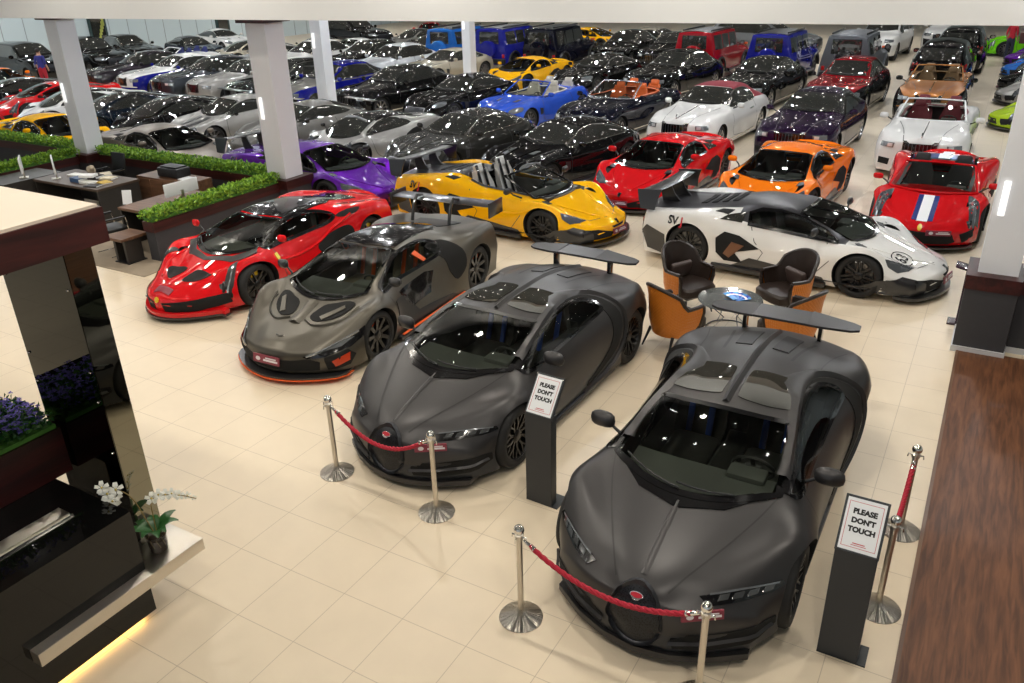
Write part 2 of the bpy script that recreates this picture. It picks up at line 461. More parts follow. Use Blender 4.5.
        md = ob.modifiers.new('b', 'BOOLEAN'); md.operation = 'DIFFERENCE'; md.object = co; md.solver = 'EXACT'
        dg = bpy.context.evaluated_depsgraph_get(); dg.update()
        ev = ob.evaluated_get(dg); nm = bpy.data.meshes.new_from_object(ev, depsgraph=dg)
        ob.modifiers.clear(); ob.data = nm; nm.name = 'body'
        bpy.data.objects.remove(co); bpy.data.meshes.remove(cm); bpy.data.meshes.remove(me)
        bm = bmesh.new(); bm.from_mesh(nm)
        kill = []
        for f in bm.faces:
            c = f.calc_center_median(); n = f.normal
            for poly, view, mir in s.holes:
                if view == 'T': ok = n.z > .15 and inside(poly, c.x, c.y)
                elif view == 'S': ok = abs(n.x) > .2 and c.z > .6 and inside(poly, c.y, c.z)
                elif view == 'R': ok = n.y > .1 and inside(poly, c.x, c.z)
                else: ok = False
                if ok: kill.append(f); break
        if kill: bmesh.ops.delete(bm, geom=kill, context='FACES')
        bm.to_mesh(nm); bm.free()
        nm.polygons.foreach_set('use_smooth', np.full(len(nm.polygons), True)); nm.set_sharp_from_angle(angle=rad(42)); nm.update()
        ob.parent = s.root; s.body = ob
        return s.root
    # ---- standard parts
    def wheels(s, rim=M_RIMB, spokes=10, caliper=M_TRIM, style='y', disc=True):
        sp = s.sp; hw = sp['W'] / 2
        for ai, (y, r) in enumerate(((sp['ya'][0], sp['r'][0]), (sp['ya'][1], sp['r'][1]))):
            w = sp.get('tw', (.27, .33))[ai]
            for sg in (1, -1):
                h = empty('wheel', ((hw - sp.get('inset', .055)) * sg, y, r), parent=s.root); s_ = sg
                xo = 0.
                t = MB(); rr = r * .72
                pr = [(rr, -w + .02), (r - .03, -w + .0), (r - .005, -w + .03), (r, -w * .5), (r - .005, -.03), (r - .03, -.002), (rr + .02, .0), (rr - .005, -.02), (rr - .01, -w + .04)]
                t.lathe([(a, b * s_) for a, b in pr], 36, 0, 'x', cap=False)
                to = t.build('tyre', M_TYRE, h, angle=50)
                b = MB()
                b.lathe([(a, c_ * s_) for a, c_ in [(rr, -w + .03), (rr - .012, -w * .5), (rr - .02, -.04), (rr - .005, -.012), (rr + .004, -.016)]], 36, 0, 'x', cap=False)
                def spoke(a0, a1, r0, r1, wd, x0, x1):
                    p = []
                    for (a, q, xx) in ((a0, r0, x0), (a1, r1, x1)):
                        c, sn = math.cos(a), math.sin(a); tx, tz = -sn, c
                        p.append([(s_ * xx, q * c - tx * wd / 2, q * sn - tz * wd / 2), (s_ * xx, q * c + tx * wd / 2, q * sn + tz * wd / 2), (s_ * (xx - .03), q * c + tx * wd / 2, q * sn + tz * wd / 2), (s_ * (xx - .03), q * c - tx * wd / 2, q * sn - tz * wd / 2)])
                    b.rings(p, 0)
                for k in range(spokes):
                    a = 2 * PI * k / spokes + .2
                    if style == 'y':
                        spoke(a, a, .05, rr * .55, .028, -.05, -.035); spoke(a, a + .6 * PI / spokes, rr * .52, rr - .01, .018, -.035, -.02); spoke(a, a - .6 * PI / spokes, rr * .52, rr - .01, .018, -.035, -.02)
                    elif style == 'v':
                        spoke(a - .05, a + .7 * PI / spokes, .05, rr - .01, .03, -.05, -.02); spoke(a + .05, a - .7 * PI / spokes, .05, rr - .01, .03, -.05, -.02)
                    else: spoke(a, a, .05, rr - .01, .05, -.045, -.02)
                b.lathe([(.07, -.08 * s_), (.07, -.045 * s_), (.05, -.03 * s_), (.02, -.028 * s_)], 16, 0, 'x')
                b.build('rim', rim, h, angle=35)
                if disc:
                    d = MB(); d.lathe([(rr * .82, -.12 * s_), (rr * .82, -.10 * s_), (.06, -.10 * s_)], 32, 0, 'x'); d.build('brake_disc', M_DISC, h)
                    c = MB(); R = []
                    for k in range(7):
                        a = PI * .55 + (k / 6 - .5) * .9 if ai == 0 else PI * .45 + (k / 6 - .5) * .9
                        ca, sa = math.cos(a), math.sin(a)
                        R.append([(s_ * x, q * ca, q * sa) for x, q in ((-.15, rr * .62), (-.07, rr * .62), (-.07, rr * .88), (-.15, rr * .88))])
                    c.rings(R, 0); c.build('brake_caliper', caliper, h)
    def mirror_pair(s, x, y, z, m=None, m2=M_TRIM, sx=.11, sy=.06, sz=.065, base=None, thick=.012):
        m = m or s.paints[0]; base = base or (x - .22, y - .02, z - .14)
        for sg in (1, -1):
            b = MB(); b.tube([(sg * base[0], base[1], base[2]), (sg * (base[0] * .5 + x * .5 - .03), y - .01, (base[2] + z) / 2 - .02), (sg * (x - .05), y, z - .02)], lambda t: thick + .006 * (1 - t), 8, 1)
            R = []
            for i in range(9):
                t = i / 8; q = math.sin(PI * min(max(t, .03), .97)) ** .55
                yy = -sy + 2 * sy * t if t < .8 else -sy + 2 * sy * .8
                if t > .75: q = max(q, .82)
                R.append([(sg * (x + sx * q * math.copysign(abs(math.cos(a)) ** .7, math.cos(a)) + .02 * t), y + yy, z + sz * q * math.copysign(abs(math.sin(a)) ** .7, math.sin(a))) for a in [2 * PI * k / 14 for k in range(14)]])
            b.rings(R, 0)
            o = b.build('mirror', [m, m2], s.root)
            g = MB(); R = [(sg * (x + .02 + sx * .72 * math.cos(a)), y + sy * .62, z + sz * .7 * math.sin(a)) for a in [2 * PI * k / 14 for k in range(14)]]
            g.add(R, [tuple(range(14)) if sg < 0 else tuple(range(13, -1, -1))]); g.build('mirror_glass', M_CHROME, o, False)
    def interior(s, seat=M_INT, z0=.26, yd=-.75, ys=.05, rear=False, xw=.62, dash=M_DASH, ztop=.82, wheel_side=1, stripe=None, seat_h=.95, y1=None, tub=None):
        """floor tub, dashboard, steering wheel and seats"""
        t = MB(); ya, yb = yd - .55, (y1 if y1 is not None else ys + .55 + (.75 if rear else 0))
        R = [[(xw, ya, z), (xw, yb, z), (-xw, yb, z), (-xw, ya, z)] for z in (ztop, z0)]
        t.rings(R, 0, True, False); t.add([(xw, ya, z0), (xw, yb, z0), (-xw, yb, z0), (-xw, ya, z0)], [(0, 1, 2, 3)])
        t.box(-.12, .12, yd, yb - .1, z0, z0 + .24, 0, .03)
        t.build('cabin_lining', tub or M_INT, s.root, False)
        d = MB(); R = []
        for i in range(9):
            x = -xw + 2 * xw * i / 8; c = .10 * (1 - (x / xw) ** 2)
            R.append([(x, yd - .5 - c, ztop - .02), (x, yd - .05 - c * .3, ztop + .02), (x, yd + .03, ztop - .05), (x, yd, ztop - .25), (x, yd - .5, ztop - .25)])
        d.rings(R, 0)
        d.box(wheel_side * .36 - .16, wheel_side * .36 + .16, yd - .16, yd + .04, ztop - .02, ztop + .06, 0, .03)
        d.build('dashboard', dash, s.root)
        w = MB(); cx = wheel_side * .36; M = Matrix.Translation((cx, yd + .16, ztop - .04)) @ Matrix.Rotation(rad(-62), 4, 'X')
        R = [];
        for k in range(28):
            a = 2 * PI * k / 28; R.append([((.175 + .015 * math.cos(b)) * math.cos(a), (.16 + .015 * math.cos(b)) * math.sin(a), .015 * math.sin(b)) for b in [2 * PI * q / 6 for q in range(6)]])
        R.append(R[0]); w.rings(R, 0, True, False, M)
        w.box(-.07, .07, -.05, .04, -.02, .02, 0, .015, M); w.box(-.17, .17, -.015, .015, -.01, .01, 0, .005, M); w.box(-.02, .02, -.16, 0, -.01, .01, 0, .005, M)
        w.build('steering_wheel', mat('steering_wheel_grey', (.06, .06, .062), .4), s.root)
        rows = [ys] + ([ys + .82] if rear else [])
        for yy in rows:
            for sg in (1, -1):
                q = MB(); cx = sg * .36
                q.box(cx - .24, cx + .24, yy - .3, yy + .25, z0 + .08, z0 + .24, 0, .06)
                M = Matrix.Translation((cx, yy + .24, z0 + .18)) @ Matrix.Rotation(rad(-18), 4, 'X')
                prof = [(-.02, .22), (.15, .26), (.38, .25), (.55, .19), (.68, .15)]
                R = [[(-wd, -.07, h), (-wd * .6, -.02, h), (wd * .6, -.02, h), (wd, -.07, h), (wd * .92, .07, h), (-wd * .92, .07, h)] for h, wd in [(a * seat_h, b) for a, b in prof]]
                q.rings(R, 0, M=M); q.box(-.13, .13, -.05, .05, .62 * seat_h, .80 * seat_h, 0, .04, M)
                if stripe is not None:
                    for wd in (-.1, .1): q.box(wd - .03, wd + .03, -.062, -.03, .05, .78 * seat_h, 1, .01, M)
                q.build('seat', [seat, stripe or seat], s.root)
    def windscreen_poly(s, ybc, ybs, xb, ytc, yts, xt, n=7):
        L = []
        for i in range(-n, n + 1): x = xb * i / n; L.append((x, ybc + (ybs - ybc) * (i / n) ** 2))
        for i in range(n, -n - 1, -1): x = xt * i / n; L.append((x, ytc + (yts - ytc) * (i / n) ** 2))
        return L
    def windscreen(s, a, frit=.05, wiper=True, hole=.02, name='windscreen'):
        poly = s.windscreen_poly(*a)
        s.patch(name, poly, 'T', M_SEE if s.see else M_GLASSD, off=.009, sp=.07, depth=.004 if s.see else .02, hole=hole if s.see else 0)
        if frit: s.ribbon(name + '_seal', shrink(poly, frit * .4), 'T', frit, M_BLACK, off=.013, closed=True, smooth=1)
        if wiper:
            ybc, ybs, xb = a[0], a[1], a[2]
            b = MB()
            for (x0, x1) in ((-.05 * xb, -.8 * xb), (.55 * xb, -.1 * xb)):
                L = []
                for k in range(6):
                    x = x0 + (x1 - x0) * k / 5; y = ybc + (ybs - ybc) * (x / xb) ** 2 + .05 + .05 * (k / 5)
                    h, n = s.hit(x, y, 'T'); L.append(h + n * .03)
                b.tube(L, .009, 6)
            b.build('wiper', M_TRIM, s.root)
    def lip(s, m, z0=.07, z1=.105, ext=.05, back=.5, name='front_splitter', wf=.93, yy=None):
        hw = s.sp['W'] / 2 * wf; n = 14; F = []; B = []
        for i in range(-n, n + 1):
            x = hw * i / n
            h = s.hit(x * .985, .3, 'F')[0].y
            y = h if abs(i) < n else h
            F.append((x * 1.02, min(y, s.sp['yF'] + back - .05) - ext)); B.append((x, s.sp['yF'] + back))
        b = MB(); b.prism(F[::1] + B[::-1], z0, z1); return b.build(name, m, s.root, angle=30)
    def plate(s, y=None, z=.4, x=0, w=.42, h=.11, red=True, tilt=10):
        p, n = s.hit(x, z, 'F'); M = Matrix.Translation((x, p.y - .025, z)) @ Matrix.Rotation(math.atan2(n.x, -n.y), 4, 'Z') @ Matrix.Rotation(rad(-tilt), 4, 'X')
        b = MB(); b.box(-w / 2, w / 2, -.008, .008, -h / 2, h / 2, 0, .004, M)
        o = b.build('number_plate', mat('plate_red', srgb(132, 48, 64), .4) if red else M_WHITE, s.root, False)
        g = MB(); g.box(-w * .10, w * .44, -.012, -.008, -h * .20, h * .02, 0, 0, M); g.box(-w * .02, w * .38, -.012, -.008, h * .10, h * .24, 0, 0, M)
        k = .13 * w
        g.add([tuple(M @ Vector((-w * .3 + k * .7 * math.cos(a), -.012, k * .5 * math.sin(a)))) for a in [2 * PI * q / 10 for q in range(10)]], [tuple(range(10))])
        g.build('plate_print', mat('plate_print', (.75, .70, .72), .4) if red else M_TRIM, o, False)
    def skirts(s, m, z0=.09, z1=.2, out=.03):
        sp = s.sp; hw = sp['W'] / 2
        for sg in (1, -1):
            b = MB(); y0, y1 = sp['ya'][0] + sp['r'][0] + .1, sp['ya'][1] - sp['r'][1] - .08
            b.box(min(sg * (hw - .15), sg * (hw + out)), max(sg * (hw - .15), sg * (hw + out)), y0, y1, z0, z1, 0, .02); b.build('side_skirt', m, s.root)
def wing_mesh(b, xs, y, z, chord, th, mi=0, sweep=0., droop=0., tilt=0., tips=1.):
    R = []
    n = 12
    for i in range(n + 1):
        t = -1 + 2 * i / n; x = xs * t; c = chord * (1 - (1 - tips) * abs(t) ** 3); yy = y + sweep * t * t; zz = z - droop * t * t
        P = []
        for k in range(10):
            a = 2 * PI * k / 10; u = math.cos(a) * c / 2; w = math.sin(a) * th / 2 * (1.1 - .5 * math.cos(a))
            P.append((x, yy + u * math.cos(tilt) , zz + w + u * math.sin(tilt)))
        R.append(P)
    return b.rings(R, mi)

# ------------------------------------------------------------------ the big matte grey hypercar with horseshoe grille
P_CHI = paint('matte_graphite', (66, 65, 66), 'matte'); P_CHI2 = paint('matte_slate', (60, 62, 67), 'matte')
def car_chiron():
    sp = dict(W=2.04, yF=-2.27, yR=2.16, ya=(-1.355, 1.355), r=(.345, .36), zk=.12, see=True, bf=.62, br=.35, yfb=-1.0, yrb=.9, fbulge=.05, capz=.95,
        top=[(-2.27, .56), (-2.22, .62), (-2.05, .70), (-1.8, .775), (-1.5, .855), (-1.3, .91), (-.9, 1.04), (-.4, 1.155), (.05, 1.205), (.6, 1.21), (1.1, 1.16), (1.5, 1.08), (1.9, .97), (2.16, .86)],
        rail=[(-2.27, .24, .54), (-2.05, .36, .67), (-1.6, .58, .79), (-1.3, .70, .85), (-1.05, .72, .90), (-.8, .69, .98), (-.4, .62, 1.09), (.1, .57, 1.15), (.7, .55, 1.14), (1.2, .56, 1.08), (1.6, .58, 1.0), (2.16, .62, .84)],
        belt=[(-2.27, .60, .50), (-2.1, .72, .58), (-1.8, .80, .68), (-1.4, .85, .76), (-1.0, .85, .79), (-.5, .82, .82), (.2, .83, .86), (.8, .86, .92), (1.3, .88, .95), (1.8, .84, .92), (2.16, .78, .82)],
        mid=[(-2.27, .80, .42), (-2.0, .94, .52), (-1.6, 1.0, .6), (-1.3, 1.01, .62), (-.8, .95, .6), (-.2, .92, .58), (.5, .94, .62), (1.0, 1.0, .68), (1.4, 1.02, .70), (1.9, .98, .66), (2.16, .92, .6)],
        low=[(-2.27, .80, .22), (-2.0, .92, .22), (-1.3, .97, .24), (-.6, .93, .2), (.4, .93, .2), (1.0, .98, .24), (1.6, .98, .28), (2.16, .88, .34)],
        matfn=lambda y, q, x: 1 if (q > 4.6) else 0)
    c = Car('hypercar', sp, [P_CHI, P_CHI2], 1.5)
    c.windscreen((-1.40, -1.08, .70, -.36, -.30, .60), frit=.06)
    c.patch('cowl', [(-.62, -1.13), (-.35, -1.40), (0, -1.52), (.35, -1.40), (.62, -1.13), (.5, -1.16), (.3, -1.30), (0, -1.38), (-.3, -1.30), (-.5, -1.16)], 'T', M_BLACK, off=.006)
    # two roof windows
    for sg in (1, -1):
        q = [(sg * a, b) for a, b in [(.10, -.18), (.30, -.20), (.49, -.17), (.53, -.10), (.52, .2), (.47, .34), (.30, .38), (.12, .36), (.07, .28), (.07, -.10)]]
        c.patch('roof_window', q, 'T', M_GLASSD, off=.004, smooth=3)
    # side windows and the big C shaped side line
    win = [(-1.02, .90), (-.7, .99), (-.35, 1.09), (.1, 1.13), (.45, 1.115), (.68, 1.05), (.74, .97), (.6, .93), (.2, .89), (-.3, .86), (-.8, .85)]
    c.patch('side_window', win, 'S', M_SEE, off=.006, smooth=2, mirror=True, depth=.006, hole=.02)
    c.ribbon('window_seal', win, 'S', .035, M_BLACK, off=.009, closed=True, mirror=True)
    c.patch('side_intake', [(.30, 1.15), (.62, 1.12), (.86, 1.02), (.96, .85), (.93, .62), (.80, .42), (.50, .26), (.2, .20), (.2, .25), (.45, .33), (.66, .48), (.76, .66), (.77, .84), (.70, 1.0), (.55, 1.09)], 'S', M_BLACK, off=.005, smooth=3, mirror=True)
    c.ribbon('side_line', [(-.9, .96), (-.5, 1.07), (0, 1.155), (.5, 1.16), (.85, 1.08), (1.02, .9), (1.02, .62), (.88, .36), (.6, .2), (.1, .16)], 'S', .045, P_CHI, off=.004, h=.03, mirror=True)
    c.ribbon('door_seam', [(-.86, .84), (-.88, .6), (-.80, .3), (-.5, .19), (.3, .2)], 'S', .014, M_TRIM, mirror=True)
    c.ribbon('hood_seam', [(.20, -2.18), (.30, -2.0), (.45, -1.7), (.60, -1.35), (.68, -1.10)], 'T', .012, M_TRIM, mirror=True)
    c.ribbon('hood_spine', [(0, -2.14), (0, -1.9), (0, -1.6), (0, -1.45)], 'T', .05, P_CHI, off=.002, h=.012)
    c.ribbon('roof_spine', [(0, -.28), (0, .2), (0, .8), (0, 1.3), (0, 1.75)], 'T', .07, P_CHI, off=.002, h=.028)
    c.ribbon('roof_seam', [(.62, -.2), (.60, .3), (.59, .8), (.63, 1.2), (.72, 1.6)], 'T', .012, M_TRIM, mirror=True)
    # grille
    g = [(.195 * math.sin(a) * (1.05 if math.cos(a) < 0 else 1), .40 + (.235 if math.cos(a) > 0 else .225) * math.cos(a)) for a in [2 * PI * k / 20 for k in range(20)]]
    gr = c.patch('horseshoe_grille', g, 'F', M_GRILLE, off=.012, depth=.04)
    c.ribbon('grille_surround', g, 'F', .028, P_CHI2, off=.012, closed=True, h=.03, smooth=2)
    c.patch('badge', [(.050 * math.cos(a), .568 + .022 * math.sin(a)) for a in [2 * PI * k / 16 for k in range(16)]], 'F', mat('badge_rim', (.8, .75, .75), .2, .8), off=.022)
    c.patch('badge_face', [(.043 * math.cos(a), .568 + .017 * math.sin(a)) for a in [2 * PI * k / 16 for k in range(16)]], 'F', mat('badge_red', srgb(190, 45, 60), .3), off=.026, parent=None)
    # headlights: four lenses in a slit
    c.patch('headlight_housing', [(.40, .592), (.55, .610), (.74, .618), (.88, .612), (.90, .585), (.84, .562), (.64, .548), (.47, .545)], 'F', M_BLACK, off=.004, mirror=True)
    for k in range(4):
        x = .55 + .085 * k; z = .580 + .002 * k
        c.patch('headlamp', [(x - .030, z - .016), (x + .028, z - .011), (x + .034, z + .020), (x - .024, z + .015)], 'F', mat('headlamp_smoke', (.10, .105, .11), .08, .5, 1.), off=.014, mirror=True, sp=.04, depth=.012)
    c.ribbon('daylight_strip', [(.46, .60), (.66, .612), (.86, .607)], 'F', .010, M_LENSD, off=.016, mirror=True)
    # front intakes
    c.patch('front_intake', [(.26, .33), (.55, .35), (.78, .37), (.88, .36), (.88, .29), (.80, .22), (.55, .19), (.28, .19)], 'F', M_BLACK, off=.006, mirror=True)
    c.ribbon('intake_blade', [(.25, .25), (.5, .265), (.75, .285), (.86, .31)], 'F', .035, P_CHI, off=.012, h=.02, mirror=True)
    c.lip(P_CHI, .075, .13, .0, wf=.74)
    c.plate(x=.46, z=.515, w=.31, h=.078)
    c.skirts(P_CHI2, .08, .15, -.07)
    c.mirror_pair(.97, -.70, .95, P_CHI, base=(.76, -.72, .84), sx=.12, sy=.065, sz=.078)
    for sg in (1,):
        c.ribbon('engine_cover_seam', [(.33, .75), (.36, 1.1), (.42, 1.5)], 'T', .03, M_TRIM, mirror=True)
    c.patch('engine_vent', [(.10, .95), (.26, .93), (.30, 1.5), (.12, 1.55)], 'T', M_TRIM, mirror=True)
    w = MB()
    for sgn in (1, -1):   # three panel wing on two posts
        w.prism([(0, 1.63), (.28 * sgn, 1.63), (.30 * sgn, 1.98), (0, 1.98)][::1 if sgn > 0 else -1], 1.19, 1.215)
        w.rings([[(sgn * x, y0, z - .012), (sgn * x, y1, z - .012 + .01), (sgn * x, y1, z + .012 + .01), (sgn * x, y0, z + .012)] for x, y0, y1, z in ((.28, 1.62, 1.98, 1.205), (.42, 1.66, 1.98, 1.185), (.70, 1.74, 1.94, 1.165), (.78, 1.80, 1.90, 1.16))])
    w.build('rear_wing', P_CHI, c.root, angle=30)
    for sg in (1, -1):
        q = MB(); q.box(sg * .40 - .02, sg * .40 + .02, 1.78, 1.90, .93, 1.19, 0, .01); q.build('wing_post', M_BLACK, c.root)
    c.patch('tail_panel', [(-.85, .55), (-.85, .74), (0, .78), (.85, .74), (.85, .55), (.4, .35), (-.4, .35)], 'R', M_TRIM)
    c.ribbon('tail_light', [(-.84, .68), (0, .71), (.84, .68)], 'R', .03, M_RED, off=.02)
    c.wheels(M_RIMB, 10, M_TRIM, 'y')
    c.interior(seat=M_INT, yd=-.72, ys=.0, xw=.60, z0=.24, ztop=.80, stripe=mat('seat_blue_piping', srgb(60, 95, 190), .5), wheel_side=1)
    return c.finish()

# ------------------------------------------------------------------ other car kinds
def car_track(paint_a, trim=M_ORANGE):
    """matte track car: orange pin-line, big raised wing, dark glass roof"""
    sp = dict(W=1.98, yF=-2.36, yR=2.22, ya=(-1.335, 1.335), r=(.335, .36), zk=.11, see=True, bf=.55, br=.25, yfb=-1.0, fbulge=.05, inset=.055,
        top=[(-2.36, .44), (-2.25, .50), (-1.9, .58), (-1.6, .66), (-1.35, .76), (-.9, .93), (-.4, 1.10), (0, 1.17), (.4, 1.18), (.9, 1.10), (1.3, 1.0), (1.7, .92), (2.22, .88)],
        rail=[(-2.36, .3, .42), (-2.0, .5, .54), (-1.6, .62, .66), (-1.3, .68, .75), (-.9, .62, .90), (-.4, .52, 1.06), (.1, .48, 1.12), (.6, .45, 1.10), (1.1, .42, 1.0), (1.6, .44, .92), (2.22, .5, .86)],
        belt=[(-2.36, .60, .40), (-2.0, .78, .55), (-1.6, .84, .70), (-1.3, .84, .74), (-.9, .78, .74), (-.4, .70, .76), (.2, .70, .80), (.8, .76, .86), (1.3, .84, .93), (1.7, .84, .92), (2.22, .80, .86)],
        mid=[(-2.36, .80, .34), (-2.0, .94, .42), (-1.5, .99, .52), (-1.2, .98, .54), (-.7, .84, .50), (0, .78, .50), (.6, .84, .52), (1.0, .94, .58), (1.4, .98, .60), (2.22, .92, .56)],
        low=[(-2.36, .84, .20), (-2.0, .94, .2), (-1.3, .94, .2), (-.7, .90, .17), (.5, .92, .17), (1.0, .95, .2), (2.22, .9, .34)])
    c = Car('track_car', sp, [paint_a, M_CARBON], 1.5)
    c.windscreen((-1.42, -1.15, .64, -.30, -.22, .50), frit=.05)
    c.patch('roof_panel', [(-.46, -.20), (0, -.27), (.46, -.20), (.44, .4), (.40, .95), (.18, 1.25), (-.18, 1.25), (-.40, .95), (-.44, .4)], 'T', M_BLACK, off=.006)
    win = [(-1.0, .80), (-.7, .93), (-.35, 1.05), (.05, 1.08), (.4, 1.05), (.62, .95), (.5, .83), (.1, .80), (-.5, .79)]
    c.patch('side_window', win, 'S', M_SEE, off=.006, smooth=2, mirror=True, depth=.006, hole=.02)
    c.ribbon('window_seal', win, 'S', .04, M_BLACK, off=.009, closed=True, mirror=True)
    c.patch('door_glass', [(-.62, .66), (.1, .70), (.3, .66), (.1, .40), (-.45, .38)], 'S', M_BLACK, off=.006, mirror=True)
    c.patch('side_intake', [(.35, .98), (.75, .97), (.95, .80), (.92, .55), (.72, .40), (.62, .55), (.58, .75)], 'S', M_BLACK, off=.006, smooth=3, mirror=True)
    c.patch('side_channel', [(-.85, .62), (-.55, .60), (-.3, .3), (.55, .24), (.7, .17), (-.7, .15), (-.9, .3)], 'S', M_TRIM, off=.005, mirror=True)
    # hood ducts around a central tongue
    c.patch('hood_duct', [(.14, -1.72), (.30, -1.78), (.52, -1.60), (.60, -1.36), (.50, -1.33), (.34, -1.42), (.20, -1.50)], 'T', M_BLACK, off=.005, smooth=3, mirror=True)
    c.patch('duct_vane', [(.28, -1.70), (.34, -1.74), (.52, -1.46), (.48, -1.42)], 'T', paint_a, off=.02, mirror=True)
    c.ribbon('hood_tongue', [(0, -1.88), (0, -1.7), (0, -1.45)], 'T', .18, paint_a, off=.003, h=.035)
    c.ribbon('duct_rim', [(.12, -1.80), (.32, -1.86), (.58, -1.66), (.68, -1.38)], 'T', .03, paint_a, off=.003, h=.02, mirror=True)
    c.ribbon('hood_badge', [(-.06, -2.16), (0, -2.18), (.06, -2.16)], 'T', .02, M_CHROME, off=.006)
    c.patch('headlight_housing', [(.44, .36), (.58, .38), (.84, .52), (.92, .60), (.93, .48), (.86, .40), (.66, .34), (.50, .32)], 'F', M_BLACK, off=.006, mirror=True)
    c.ribbon('headlight_blade', [(.48, .36), (.66, .42), (.88, .55)], 'F', .025, M_LENSD, off=.014, mirror=True, h=.01)
    c.patch('headlamp', [(.66, .40), (.78, .42), (.86, .50), (.80, .50), (.70, .45)], 'F', M_LENSD, off=.012, mirror=True)
    c.patch('front_intake', [(-.50, .33), (-.30, .31), (.30, .31), (.50, .33), (.62, .28), (.60, .17), (-.60, .17), (-.62, .28)], 'F', M_BLACK, off=.008)
    c.patch('corner_intake', [(.66, .33), (.84, .38), (.90, .30), (.86, .18), (.68, .16)], 'F', M_BLACK, off=.006, mirror=True)
    c.patch('orange_reflector', [(.74, .28), (.86, .34), (.86, .24), (.76, .20)], 'F', mat('orange_lens', srgb(190, 60, 25), .3), off=.012, mirror=True)
    c.lip(M_CARBON, .075, .10, .07, wf=.86)
    l = c.lip(trim, .060, .074, .085, wf=.88, name='splitter_pinline')
    c.plate(x=-.02, z=.30, w=.42, h=.11)
    c.skirts(M_CARBON, .08, .14, -.02)
    for sg in (1, -1):
        b = MB(); b.box(sg * .955 - .015, sg * .955 + .015, -.85, .85, .145, .16); b.build('skirt_pinline', trim, c.root)
    c.ribbon('door_seam', [(-.95, .72), (-.8, .4), (-.4, .2), (.4, .2)], 'S', .014, M_TRIM, mirror=True)
    c.patch('door_pinline', [(.0, .98), (.10, 1.0), (.24, .84), (.16, .83)], 'S', trim, off=.012, mirror=True)
    c.mirror_pair(.93, -.92, .93, M_CARBON, base=(.72, -1.0, .76), sx=.09)
    c.patch('engine_cover', [(-.3, 1.2), (.3, 1.2), (.38, 1.8), (-.38, 1.8)], 'T', M_TRIM)
    w = MB(); wing_mesh(w, .92, 1.90, 1.24, .40, .035, 0, sweep=.10, droop=.03)
    for sg in (1, -1): w.box(sg * .92 - .012, sg * .92 + .012, 1.76, 2.22, 1.04, 1.28, 0, .006)
    w.build('rear_wing', M_CARBON, c.root)
    for sg in (1, -1):
        p = MB(); p.tube([(sg * .34, 1.50, .95), (sg * .34, 1.56, 1.20), (sg * .34, 1.68, 1.32), (sg * .34, 1.82, 1.28)], .028, 8); p.build('wing_post', M_CARBON, c.root)
    c.patch('tail_panel', [(-.8, .5), (-.8, .75), (.8, .75), (.8, .5)], 'R', M_TRIM)
    c.wheels(M_RIMB, 9, trim, 'straight')
    c.interior(seat=mat('seat_beige_grey', srgb(120, 112, 95), .7), yd=-.72, ys=.0, xw=.56, z0=.22, ztop=.74, stripe=trim, seat_h=.85)
    return c.finish()

